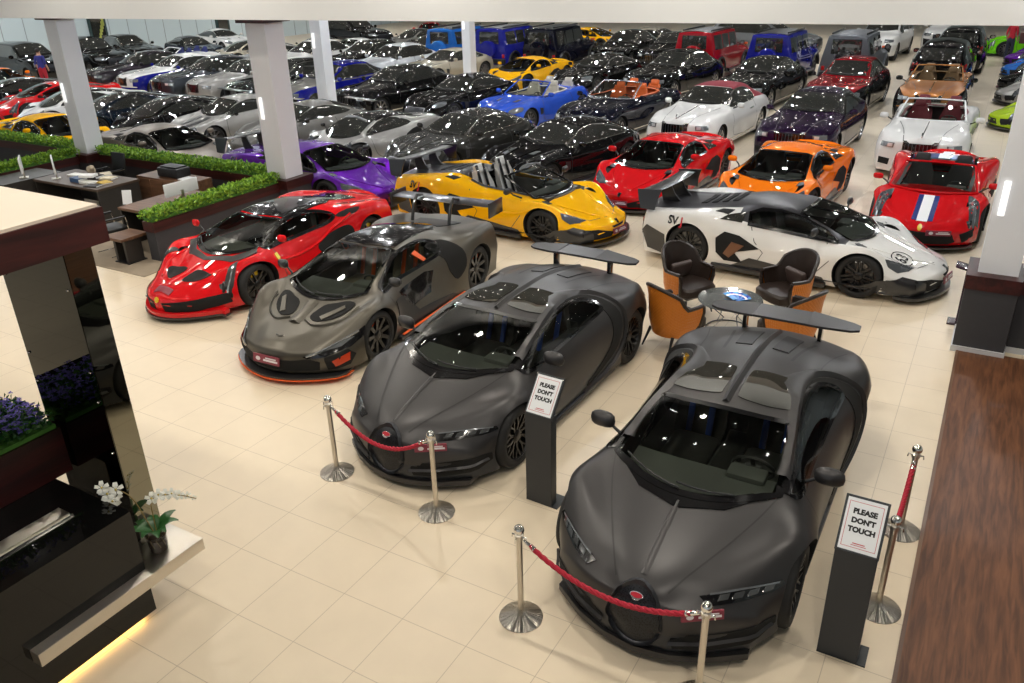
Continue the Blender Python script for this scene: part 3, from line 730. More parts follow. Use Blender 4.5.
def car_curvy(paint_a, roof=M_BLACK):
    """low curvy red hypercar"""
    sp = dict(W=1.99, yF=-2.40, yR=2.22, ya=(-1.325, 1.325), r=(.335, .35), zk=.12, see=True, bf=.85, br=.3, yfb=-.9, fbulge=.06, inset=.06,
        top=[(-2.40, .40), (-2.32, .46), (-2.1, .52), (-1.8, .57), (-1.45, .68), (-1.1, .82), (-.7, .96), (-.3, 1.07), (.1, 1.11), (.5, 1.10), (1.0, 1.02), (1.5, .92), (2.0, .86), (2.22, .82)],
        rail=[(-2.40, .16, .39), (-2.1, .26, .50), (-1.8, .36, .55), (-1.4, .60, .66), (-1.1, .66, .76), (-.7, .60, .90), (-.3, .52, 1.01), (.1, .48, 1.06), (.6, .46, 1.04), (1.1, .46, .95), (1.6, .5, .87), (2.22, .6, .80)],
        belt=[(-2.40, .5, .37), (-2.1, .66, .50), (-1.8, .76, .66), (-1.4, .80, .76), (-1.0, .80, .74), (-.5, .74, .74), (.1, .74, .78), (.6, .80, .86), (1.1, .84, .92), (1.5, .84, .91), (2.22, .78, .80)],
        mid=[(-2.40, .74, .32), (-2.0, .93, .44), (-1.5, .98, .55), (-1.2, .99, .58), (-.7, .92, .52), (-.1, .84, .50), (.4, .86, .56), (.9, .95, .64), (1.4, .995, .68), (2.22, .92, .62)],
        low=[(-2.40, .78, .2), (-2.0, .92, .2), (-1.3, .95, .2), (-.6, .92, .18), (.5, .93, .18), (1.1, .96, .2), (2.22, .9, .36)])
    c = Car('hypercar', sp, [paint_a, M_CARBON], 1.5)
    c.windscreen((-1.38, -1.02, .66, -.38, -.26, .50), frit=.06)
    c.patch('cowl', [(-.66, -1.02), (-.4, -1.30), (0, -1.44), (.4, -1.30), (.66, -1.02), (.74, -1.12), (.46, -1.40), (0, -1.52), (-.46, -1.40), (-.74, -1.12)], 'T', M_TRIM, off=.006)
    c.patch('roof_panel', [(-.5, -.22), (0, -.36), (.5, -.22), (.5, .3), (.46, .8), (.16, 1.3), (0, 1.36), (-.16, 1.3), (-.46, .8), (-.5, .3)], 'T', roof, off=.006)
    win = [(-.98, .80), (-.7, .91), (-.35, 1.0), (.05, 1.03), (.42, .99), (.62, .90), (.40, .81), (.0, .78), (-.5, .77)]
    c.patch('side_window', win, 'S', M_SEE, off=.006, smooth=2, mirror=True, depth=.006, hole=.02)
    c.ribbon('window_seal', win, 'S', .045, M_BLACK, off=.009, closed=True, mirror=True)
    c.patch('side_intake', [(.10, .52), (.45, .66), (.80, .70), (.88, .52), (.80, .30), (.5, .26), (.2, .36)], 'S', M_BLACK, off=.006, smooth=3, mirror=True)
    c.patch('shoulder_scoop', [(.62, .88), (.9, .93), (1.15, .92), (1.0, .86), (.8, .84)], 'S', M_BLACK, off=.006, smooth=2, mirror=True)
    c.ribbon('door_crease', [(-.9, .60), (-.4, .52), (.1, .56), (.5, .72), (.9, .86)], 'S', .05, paint_a, off=.002, h=.03, mirror=True)
    c.ribbon('door_seam', [(-.86, .76), (-.84, .5), (-.6, .2), (.1, .19)], 'S', .012, M_TRIM, mirror=True)
    c.patch('hood_duct', [(.09, -1.78), (.20, -1.72), (.40, -1.74), (.44, -1.84), (.30, -1.98), (.12, -2.06)], 'T', M_BLACK, off=.005, smooth=3, mirror=True)
    c.ribbon('hood_spine', [(0, -2.20), (0, -1.9), (0, -1.6)], 'T', .10, paint_a, off=.002, h=.02)
    c.ribbon('fender_ridge', [(.36, -2.02), (.52, -1.8), (.60, -1.55), (.64, -1.3)], 'T', .05, paint_a, off=.001, h=.015, mirror=True)
    c.patch('headlight', [(.66, -1.44), (.72, -1.44), (.79, -1.62), (.83, -1.84), (.79, -1.96), (.74, -1.88), (.69, -1.66)], 'T', M_TRIM, off=.006, smooth=3, mirror=True)
    c.ribbon('daylight_strip', [(.70, -1.50), (.75, -1.66), (.79, -1.88)], 'T', .02, M_LENSD, off=.012, mirror=True)
    c.patch('front_intake', [(.08, .30), (.50, .34), (.80, .37), (.82, .22), (.52, .17), (.10, .16)], 'F', M_BLACK, off=.008, mirror=True)
    c.patch('badge', [(.035 * math.cos(a), .335 + .04 * math.sin(a)) for a in [2 * PI * k / 12 for k in range(12)]], 'F', mat('badge_yellow', srgb(225, 190, 40), .3), off=.02)
    c.patch('fender_shield', [(-.92, .70), (-.84, .70), (-.84, .63), (-.88, .585), (-.92, .63)], 'S', mat('badge_yellow', srgb(225, 190, 40), .3), off=.012, mirror=True)
    c.lip(paint_a, .10, .16, .05, wf=.86); c.lip(M_CARBON, .07, .095, .07, wf=.88, name='under_splitter')
    c.skirts(M_CARBON, .09, .17, -.02)
    c.patch('nose_plate', [(-.16, -2.26), (.16, -2.26), (.16, -2.36), (-.16, -2.36)], 'T', mat('plate_red', srgb(132, 48, 64), .4), off=.012, depth=.01)
    c.mirror_pair(.95, -.78, .92, paint_a, base=(.68, -1.02, .76), sx=.08, sy=.05, sz=.06)
    c.patch('engine_cover', [(-.3, 1.0), (0, 1.36), (.3, 1.0), (.36, 1.7), (-.36, 1.7)], 'T', M_GLASSD, off=.008)
    c.ribbon('tail_edge', [(-.78, 2.12), (-.4, 2.2), (0, 2.23), (.4, 2.2), (.78, 2.12)], 'T', .10, paint_a, off=.002, h=.05)
    c.patch('tail_panel', [(-.8, .45), (-.8, .66), (.8, .66), (.8, .45)], 'R', M_TRIM)
    for sg in (1, -1): c.patch('tail_light', [(sg * .62 + .07 * math.cos(a), .66 + .07 * math.sin(a)) for a in [2 * PI * k / 14 for k in range(14)]], 'R', M_RED, off=.02)
    c.wheels(M_RIMB, 5, mat('caliper_yellow', srgb(220, 180, 30), .4), 'v')
    c.interior(seat=mat('seat_grey', (.05, .05, .05), .7), yd=-.68, ys=.0, xw=.54, z0=.22, ztop=.72, seat_h=.82)
    return c.finish()

def car_wedge(paint_a, roof, kind='svj'):
    """wedge shaped supercar: kind svj (big wing), open (roofless with wing), small (short one)"""
    small = kind == 'small'
    k = .96 if small else 1.0
    L0, L1 = (-2.22, 2.10) if small else (-2.36, 2.30)
    wb = 1.31 if small else 1.35
    open_ = kind == 'open'
    H = 1.165 if small else 1.14
    if open_:
        top = [(L0, .40), (L0 + .1, .46), (-1.9, .54), (-1.5, .66), (-1.25, .75), (-1.05, .80), (-.6, .83), (.0, .86), (.45, .95), (.9, 1.0), (1.3, .97), (1.8, .90), (L1, .84)]
        rail = [(L0, .3, .39), (-1.9, .48, .52), (-1.5, .60, .64), (-1.25, .66, .72), (-1.0, .66, .77), (-.6, .64, .80), (0, .60, .83), (.5, .50, .92), (.9, .46, .97), (1.4, .48, .92), (1.8, .52, .87), (L1, .6, .82)]
    else:
        top = [(L0, .40), (L0 + .1, .46), (-1.9, .54), (-1.5, .66), (-1.25, .76), (-.9, .91), (-.5, 1.05), (-.15, H - .015), (.25, H), (.7, H - .05), (1.1, 1.0), (1.6, .90), (L1, .84)]
        rail = [(L0, .3, .39), (-1.9, .48, .52), (-1.5, .60, .64), (-1.25, .66, .72), (-.9, .62, .86), (-.5, .55, 1.0), (-.1, .50, H - .07), (.4, .48, H - .07), (.8, .46, 1.01), (1.2, .47, .93), (1.6, .5, .87), (L1, .6, .82)]
    sp = dict(W=2.03 if not small else 1.93, yF=L0, yR=L1, ya=(-wb, wb), r=(.335, .36), zk=.12, see=True, bf=.48, br=.2, yfb=-1.0, fbulge=.05, sharp=.35, inset=.055,
        top=top, rail=rail,
        belt=[(L0, .60, .38), (-1.9, .74, .50), (-1.5, .82, .64), (-1.2, .83, .70), (-.8, .80, .72), (-.3, .78, .75), (.2, .79, .79), (.6, .80, .85), (1.0, .84, .90), (1.4, .86, .90), (L1, .82, .80)],
        mid=[(L0, .80, .32), (-1.9, .94 * k, .40), (-1.5, .99 * k, .50), (-1.2, 1.0 * k, .54), (-.7, .95 * k, .52), (0, .92 * k, .52), (.6, .96 * k, .58), (1.1, 1.01 * k, .64), (1.4, 1.015 * k, .65), (L1, .95 * k, .62)],
        low=[(L0, .82 * k, .2), (-1.9, .94 * k, .2), (-1.2, .96 * k, .2), (0, .95 * k, .2), (1.0, .98 * k, .22), (L1, .9 * k, .36)])
    if roof is not paint_a:
        sp['matfn'] = (lambda y, q, x: 1 if (q < 2.0 and y > .45) else 0) if open_ else (lambda y, q, x: 1 if ((q < 2.25 and y > -.45) or (1.5 < q < 2.9 and -1.1 < y < .6)) else 0)
    c = Car('supercar', sp, [paint_a, roof if roof is not paint_a else M_CARBON], 1.5)
    if not open_:
        c.windscreen((-1.34, -1.12, .66, -.34, -.28, .52), frit=.05)
        win = [(-.98, .77), (-.75, .87), (-.35, 1.0), (.0, 1.04), (.30, 1.03), (.46, .97), (.42, .83), (.0, .80), (-.5, .77)]
        c.patch('side_window', win, 'S', M_SEE, off=.006, smooth=0, mirror=True, depth=.006, hole=.02)
        c.ribbon('window_seal', win, 'S', .04, M_BLACK, off=.009, closed=True, mirror=True, smooth=1)
        c.patch('quarter_window', [(.52, .97), (.78, .92), (.86, .87), (.52, .84)], 'S', M_GLASSD, off=.008, mirror=True)
    else:
        c.holes.append(([(-.58, -1.12), (-.56, .48), (.56, .48), (.58, -1.12)], 'T', False))
        c.patch('cowl', [(-.66, -1.02), (-.4, -1.22), (0, -1.30), (.4, -1.22), (.66, -1.02), (.58, -.98), (.3, -1.08), (0, -1.12), (-.3, -1.08), (-.58, -.98)], 'T', M_BLACK, off=.012)
        c.ribbon('cockpit_rim', [(-.60, -1.0), (-.60, -.2), (-.56, .46), (0, .50), (.56, .46), (.60, -.2), (.60, -1.0)], 'T', .07, M_TRIM, off=.01, smooth=2)
        open_screen(c, -1.26, .66, .77, -.38, .54, 1.10, frame=M_BLACK)
        for sg in (1, -1):
            b = MB(); b.box(sg * .36 - .14, sg * .36 + .14, .42, .62, .8, 1.06, 0, .06); b.build('roll_hoop', M_TRIM, c.root)
    # creases, lamps, mouth
    c.patch('headlight', [(.50, -2.02), (.60, -1.84), (.80, -1.66), (.84, -1.72), (.80, -1.86), (.66, -1.98)] if not small else [(.46, -1.90), (.58, -1.72), (.78, -1.55), (.82, -1.62), (.76, -1.76), (.62, -1.88)], 'T', M_LAMP, off=.006, mirror=True)
    c.ribbon('daylight_strip', [(.55, -1.96), (.62, -1.86), (.78, -1.72)] if not small else [(.50, -1.86), (.60, -1.76), (.76, -1.62)], 'T', .018, M_LENSD, off=.012, mirror=True, smooth=1)
    c.ribbon('hood_crease', [(.16, L0 + .12), (.34, -1.8), (.52, -1.4)], 'T', .025, paint_a, off=.001, h=.012, mirror=True)
    c.ribbon('hood_seam', [(.10, L0 + .14), (.45, L0 + .3), (.68, -1.75), (.74, -1.3)], 'T', .01, M_TRIM, mirror=True, smooth=1)
    c.patch('hood_vent', [(.56, -1.34), (.70, -1.28), (.66, -1.18), (.58, -1.22)], 'T', M_TRIM, off=.006, mirror=True)
    c.patch('front_intake', [(.16, .24), (.52, .34), (.80, .36), (.84, .26), (.70, .17), (.20, .16)], 'F', M_BLACK, off=.008, mirror=True)
    if kind != 'small':
        c.patch('nose_slot', [(-.20, .345), (.20, .345), (.16, .31), (-.16, .31)], 'F', M_BLACK, off=.01)
    if not small:
        c.patch('bumper_corner', [(.62, .30), (.80, .40), (.97, .34), (.97, .13), (.58, .13)], 'F', M_CARBON, off=.012, mirror=True)
        c.patch('bumper_side', [(-1.74, .36), (-2.05, .36), (-2.2, .28), (-2.2, .13), (-1.74, .13)], 'S', M_CARBON, off=.010, mirror=True)
        c.patch('rear_bumper_side', [(1.76, .50), (2.1, .62), (2.2, .5), (2.1, .2), (1.76, .14)], 'S', M_CARBON, off=.010, mirror=True)
    c.patch('badge', [(-.035, .42), (.035, .42), (.03, .37), (0, .35), (-.03, .37)], 'F', M_BLACK, off=.012)
    c.plate(x=0, z=.24, w=.40, h=.10)
    c.lip(M_CARBON, .07, .11, .07 if not small else .03, wf=.86)
    c.skirts(M_CARBON, .08, .17, -.01)
    c.patch('side_intake', [(.16, .50), (.50, .66), (.74, .70), (.86, .60), (.84, .36), (.70, .24), (.40, .24), (.55, .40)], 'S', M_BLACK, off=.006, mirror=True)
    c.patch('sill_panel', [(-.9, .17), (-.85, .24), (.3, .34), (.5, .22), (.6, .17)], 'S', M_CARBON, off=.006, mirror=True)
    c.patch('intake_blade', [(.40, .52), (.60, .56), (.72, .36), (.62, .30)], 'S', mat('copper_blade', srgb(128, 92, 70), .35, .4), off=.02, mirror=True) if kind == 'svj' else None
    c.ribbon('door_seam', [(-.82, .74), (-.92, .52), (-.70, .25), (-.3, .2)], 'S', .012, M_TRIM, mirror=True, smooth=1)
    c.ribbon('door_rear_seam', [(.36, .80), (.26, .6), (.10, .45), (.2, .25)], 'S', .012, M_TRIM, mirror=True, smooth=1)
    c.mirror_pair(.98 * k, -.66, .93, paint_a if small else M_CARBON, base=(.74, -.80, .77), sx=.10, sy=.05, sz=.06)
    # louvres on engine deck
    for i in range(4 if not open_ else 3):
        y = (.78 if not open_ else 1.0) + .18 * i
        c.patch('engine_louvre', [(-.30, y), (0, y - .05), (.30, y), (.30, y + .10), (0, y + .05), (-.30, y + .10)], 'T', M_BLACK, off=.010)
    c.patch('shoulder_scoop', [(.60, .72), (.74, .78), (.72, 1.0), (.60, .92)], 'T', M_BLACK, off=.008, mirror=True)
    c.patch('tail_panel', [(-.85, .42), (-.85, .66), (.85, .66), (.85, .42)], 'R', M_TRIM)
    c.patch('tail_light', [(.40, .64), (.80, .68), (.78, .60), (.42, .58)], 'R', M_RED, off=.02, mirror=True)
    if kind in ('svj', 'open'):
        w = MB(); wing_mesh(w, .82, 2.12, 1.14, .30, .03, 0, sweep=.06, droop=.0)
        for sg in (1, -1):
            w.rings([[(sg * .82 - .012, 1.92, 1.20), (sg * .82 + .012, 1.92, 1.20), (sg * .82 + .012, 2.36, 1.16), (sg * .82 - .012, 2.36, 1.16)], [(sg * .85 - .012, 1.98, 1.02), (sg * .85 + .012, 1.98, 1.02), (sg * .85 + .012, 2.32, 1.0), (sg * .85 - .012, 2.32, 1.0)], [(sg * .90 - .012, 2.0, .86), (sg * .90 + .012, 2.0, .86), (sg * .90 + .012, 2.25, .86), (sg * .90 - .012, 2.25, .86)]])
        w.build('rear_wing', M_CARBON, c.root)
        for sg in (1, -1):
            p = MB(); p.rings([[(sg * .22 - .015, y0, z), (sg * .22 + .015, y0, z), (sg * .22 + .015, y1, z), (sg * .22 - .015, y1, z)] for y0, y1, z in ((1.80, 2.15, .84), (1.95, 2.2, 1.0), (2.02, 2.2, 1.13))]); p.build('wing_post', M_CARBON, c.root)
    else:
        c.ribbon('tail_edge', [(-.75, L1 - .06), (0, L1 - .0), (.75, L1 - .06)], 'T', .12, paint_a, off=.002, h=.05)
    if kind in ('svj', 'open'):
        for sg in (1, -1):
            cols = M_BLACK
            c.decal_text('side_lettering', 'SV', 'S', (1.62 if sg < 0 else 1.48, .76), .17, 0, cols, .006, mirror=sg < 0, flip=sg < 0)
            c.decal_text('red_letter', 'J', 'S', (1.46 if sg < 0 else 1.62, .76), .17, 0, M_PRINTRED, .006, mirror=sg < 0, flip=sg < 0)
    c.wheels(M_RIMB, 7, M_DISC, 'v')
    if open_: c.interior(seat=mat('seat_white', (.55, .55, .53), .5), yd=-.72, ys=.0, xw=.56, z0=.22, ztop=.78, stripe=M_BLACK, seat_h=1.02)
    else: c.interior(seat=M_INTL, yd=-.72, ys=.0, xw=.55, z0=.22, ztop=.72, seat_h=.84)
    return c
def open_screen(c, yb, xb, zb, yt, xt, zt, frame=M_BLACK, side=0., glass=None, curve=.10):
    """free standing windscreen of a roofless car"""
    n = 10; G = []; 
    for j in range(5):
        v = j / 4; row = []
        for i in range(n + 1):
            t = -1 + 2 * i / n; x = (xb + (xt - xb) * v) * t; y = yb + (yt - yb) * v + (curve * 2.4 * (1 - v) + curve * v) * t * t
            z = zb + (zt - zb) * (v ** .92) - .03 * t * t * v
            row.append((x, y, z))
        G.append(row)
    V = [p for r in G for p in r]; F = [(j * (n + 1) + i, j * (n + 1) + i + 1, (j + 1) * (n + 1) + i + 1, (j + 1) * (n + 1) + i) for j in range(4) for i in range(n)]
    link_mesh('windscreen', V, F, glass or M_SEE, None, c.root, True, 60)
    b = MB(); L = [G[j][0] for j in range(5)] + G[4][1:-1] + [G[j][n] for j in range(4, -1, -1)]
    b.tube(L, .022, 6); b.tube([(p[0], p[1], p[2]) for p in G[0]], .025, 6)
    b.build('windscreen_frame', frame, c.root)

def car_ferr(paint_a, kind='aperta'):
    """mid-engine two seater with long pulled-back headlights; kinds: aperta (open, striped), coupe"""
    op = kind == 'aperta'
    if op:
        top = [(-2.28, .42), (-2.2, .48), (-1.9, .58), (-1.5, .70), (-1.25, .79), (-1.0, .85), (-.5, .87), (0, .90), (.4, 1.0), (.7, 1.06), (1.1, .99), (1.6, .90), (2.08, .86)]
    else:
        top = [(-2.28, .42), (-2.2, .48), (-1.9, .58), (-1.5, .70), (-1.25, .79), (-.9, .95), (-.4, 1.12), (0, 1.18), (.4, 1.17), (.8, 1.08), (1.2, .97), (1.6, .90), (2.08, .86)]
    rail = [(y, x, (z - (.02 if y < -1.2 else .06))) for (y, z), x in zip(top, [.25, .32, .48, .62, .68, .64, .56, .52, .50, .50, .50, .55, .6])]
    sp = dict(W=1.93, yF=-2.28, yR=2.08, ya=(-1.325, 1.325), r=(.335, .35), zk=.12, see=True, bf=.6, br=.3, yfb=-.95, fbulge=.06, inset=.055,
        top=top, rail=rail,
        belt=[(-2.28, .52, .40), (-2.0, .70, .54), (-1.6, .80, .70), (-1.3, .81, .76), (-.9, .78, .76), (-.4, .76, .77), (.2, .78, .82), (.7, .82, .89), (1.2, .85, .92), (1.6, .83, .90), (2.08, .76, .82)],
        mid=[(-2.28, .76, .34), (-1.9, .90, .44), (-1.4, .95, .56), (-1.1, .94, .56), (-.5, .88, .52), (.2, .88, .54), (.8, .94, .62), (1.3, .965, .66), (2.08, .88, .6)],
        low=[(-2.28, .78, .2), (-1.8, .90, .2), (-1.2, .92, .2), (0, .90, .19), (1.0, .93, .22), (2.08, .86, .34)])
    c = Car('supercar', sp, [paint_a, M_CARBON], 1.25)
    if op:
        c.holes.append(([(-.56, -1.0), (-.54, .42), (.54, .42), (.56, -1.0)], 'T', False))
        c.ribbon('cockpit_rim', [(-.58, -1.0), (-.58, -.2), (-.54, .42), (0, .46), (.54, .42), (.58, -.2), (.58, -1.0)], 'T', .06, M_TRIM, off=.01, smooth=2)
        open_screen(c, -1.30, .72, .80, -.36, .58, 1.13, frame=paint_a)
        c.patch('stripe_white', [(-.085, -2.16), (.085, -2.16), (.085, -1.36), (-.085, -1.36)], 'T', M_WHITE, off=.006, depth=.01)
        bl = mat('stripe_blue', srgb(30, 52, 120), .3, coat=1.)
        c.patch('stripe_blue', [(.085, -2.14), (.165, -2.12), (.165, -1.36), (.085, -1.36)], 'T', bl, off=.006, mirror=True, depth=.01)
        c.patch('rear_stripe_white', [(-.10, .50), (.10, .50), (.10, 1.9), (-.10, 1.9)], 'T', M_WHITE, off=.010, depth=.01)
        c.patch('rear_deck_panel', [(.10, .50), (.52, .50), (.46, .9), (.30, 1.3), (.10, 1.3)], 'T', bl, off=.009, mirror=True)
        for sg in (1, -1):
            b = MB(); b.rings([[(sg * (.52 - .03 * a), y, z0), (sg * (.60 - .03 * a), y, z0), (sg * (.58 - .03 * a), y, z1), (sg * (.53 - .03 * a), y, z1)] for a, y, z0, z1 in ((0, .36, .8, 1.10), (.3, .6, .85, 1.10), (1, 1.2, .85, .97))]); b.build('buttress', M_BLACK, c.root)
    else:
        c.windscreen((-1.30, -1.0, .66, -.34, -.26, .52), frit=.05)
        win = [(-.92, .80), (-.6, .93), (-.2, 1.04), (.15, 1.06), (.5, 1.0), (.66, .90), (.45, .85), (-.2, .81)]
        c.patch('side_window', win, 'S', M_SEE, off=.006, smooth=2, mirror=True, depth=.006, hole=.02)
        c.ribbon('window_seal', win, 'S', .04, M_BLACK, off=.009, closed=True, mirror=True)
        c.patch('engine_glass', [(-.4, .7), (.4, .7), (.36, 1.5), (-.36, 1.5)], 'T', M_GLASSD, off=.008)
    c.patch('headlight', [(.60, -1.22), (.72, -1.30), (.82, -1.62), (.84, -1.84), (.76, -1.98), (.68, -1.80), (.64, -1.5)], 'T', M_LAMP, off=.006, smooth=2, mirror=True)
    c.ribbon('headlamp', [(.68, -1.40), (.74, -1.62), (.77, -1.86)], 'T', .05, M_LENSD, off=.010, h=.02, mirror=True)
    c.patch('front_intake', [(-.50, .33), (-.36, .36), (.36, .36), (.50, .33), (.56, .20), (.46, .16), (-.46, .16), (-.56, .20)], 'F', M_BLACK, off=.008)
    c.patch('corner_intake', [(.60, .33), (.78, .38), (.80, .26), (.66, .18)], 'F', M_BLACK, off=.008, mirror=True)
    c.patch('badge', [(.035 * math.cos(a), .42 + .045 * math.sin(a)) for a in [2 * PI * k / 12 for k in range(12)]], 'F', mat('badge_yellow', srgb(225, 190, 40), .3), off=.014)
    c.plate(x=.3 if op else 0, z=.36, w=.40, h=.09)
    c.lip(M_CARBON, .08, .11, .04, wf=.84); c.skirts(M_CARBON, .09, .16, -.02)
    c.patch('side_intake', [(.35, .50), (.62, .64), (.86, .66), (.86, .46), (.66, .34)], 'S', M_BLACK, off=.006, mirror=True)
    c.ribbon('door_seam', [(-.86, .76), (-.86, .5), (-.6, .2), (.2, .19)], 'S', .012, M_TRIM, mirror=True)
    c.mirror_pair(.94, -.86, .90, paint_a, base=(.72, -.98, .79), sx=.09, sy=.05, sz=.055)
    c.ribbon('tail_edge', [(-.72, 1.98), (0, 2.08), (.72, 1.98)], 'T', .12, paint_a, off=.002, h=.04)
    c.patch('tail_panel', [(-.7, .4), (-.7, .6), (.7, .6), (.7, .4)], 'R', M_TRIM)
    for sg in (1, -1): c.patch('tail_light', [(sg * .66 + .08 * math.cos(a), .72 + .08 * math.sin(a)) for a in [2 * PI * k / 14 for k in range(14)]], 'R', M_RED, off=.02)
    c.wheels(M_RIMG if not op else M_RIMB, 5, M_DISC, 'v')
    c.interior(seat=mat('seat_charcoal', (.03, .03, .03), .7), yd=-.70, ys=.0, xw=.54, z0=.22, ztop=.76, seat_h=.95 if op else .84)
    return c

def car_nine(paint_a, stripes=None, scoop=False, roof=None):
    """rounded rear-engine coupe"""
    sp = dict(W=1.86, yF=-2.16, yR=2.12, ya=(-1.225, 1.225), r=(.33, .345), zk=.14, see=False, bf=.55, br=.55, yfb=-.9, yrb=1.2, fbulge=.07, rbulge=.07,
        top=[(-2.16, .50), (-2.1, .56), (-1.8, .64), (-1.3, .72), (-.95, .80), (-.75, .87), (-.35, 1.10), (.0, 1.24), (.35, 1.285), (.8, 1.23), (1.3, 1.06), (1.7, .92), (2.0, .84), (2.12, .76)],
        rail=[(-2.16, .3, .48), (-1.8, .40, .60), (-1.3, .50, .69), (-.95, .60, .78), (-.7, .66, .88), (-.3, .57, 1.08), (.0, .53, 1.18), (.5, .52, 1.18), (1.0, .52, 1.06), (1.5, .52, .94), (2.12, .55, .74)],
        belt=[(-2.16, .52, .47), (-1.9, .66, .64), (-1.5, .74, .76), (-1.1, .74, .80), (-.7, .76, .84), (-.2, .76, .87), (.5, .78, .90), (1.0, .80, .92), (1.4, .80, .90), (2.12, .66, .72)],
        mid=[(-2.16, .72, .40), (-1.8, .86, .5), (-1.3, .91, .6), (-.8, .88, .58), (0, .86, .56), (.7, .90, .62), (1.2, .93, .68), (1.7, .91, .66), (2.12, .80, .58)],
        low=[(-2.16, .76, .24), (-1.8, .86, .24), (-1, .87, .22), (.5, .87, .22), (1.2, .90, .24), (2.12, .80, .36)])
    c = Car('sports_car', sp, [paint_a, M_CARBON], 1.0)
    c.windscreen((-.86, -.66, .62, -.14, -.08, .52), frit=.04)
    win = [(-.66, .88), (-.4, 1.03), (-.05, 1.15), (.35, 1.18), (.75, 1.10), (1.05, .98), (.6, .93), (0, .90)]
    c.patch('side_window', win, 'S', M_GLASSD, off=.006, smooth=2, mirror=True)
    c.patch('rear_window', c.windscreen_poly(1.45, 1.35, .46, .72, .72, .50), 'T', M_GLASSD, off=.004)
    for sg in (1, -1):
        c.patch('headlight', [(sg * .70 + .12 * math.cos(a), -1.80 + .15 * math.sin(a)) for a in [2 * PI * k / 16 for k in range(16)]], 'T', M_LENSD, off=.012)
    for k in range(2):
        c.patch('headlamp', [(.70 + .04 * math.cos(a), -1.86 + .13 * k + .045 * math.sin(a)) for a in [2 * PI * q / 10 for q in range(10)]], 'T', M_LENS, off=.02, mirror=True)
    if stripes:
        c.patch('stripe', [(.12, -2.10), (.30, -2.06), (.30, -.92), (.12, -.94)], 'T', stripes, off=.006, mirror=True)
    c.patch('front_intake', [(-.3, .34), (.3, .34), (.34, .2), (-.34, .2)], 'F', M_BLACK, off=.008)
    c.patch('corner_intake', [(.44, .38), (.74, .40), (.74, .24), (.46, .22)], 'F', M_BLACK, off=.008, mirror=True)
    if scoop: c.patch('side_intake', [(.62, .72), (.80, .80), (.92, .72), (.84, .52), (.70, .56)], 'S', M_BLACK, off=.008, smooth=2, mirror=True)
    c.ribbon('door_seam', [(-.74, .84), (-.78, .5), (-.6, .26), (.4, .26), (.55, .6), (.5, .88)], 'S', .014, M_TRIM, mirror=True)
    c.mirror_pair(.93, -.50, .92, M_BLACK, base=(.76, -.54, .86), sx=.09, sy=.05)
    w = MB(); wing_mesh(w, .66, 2.0, 1.10 if scoop else .96, .26, .03, 0); w.build('rear_wing', paint_a, c.root)
    for sg in (1, -1):
        p = MB(); p.box(sg * .35 - .015, sg * .35 + .015, 1.90, 2.06, .78, 1.10 if scoop else .96); p.build('wing_post', M_BLACK, c.root)
    c.ribbon('tail_light', [(-.68, .74), (0, .78), (.68, .74)], 'R', .04, M_RED, off=.012)
    c.lip(M_BLACK, .09, .12, .02, wf=.8)
    c.wheels(M_RIMG, 10, M_DISC, 'straight', disc=False)
    return c

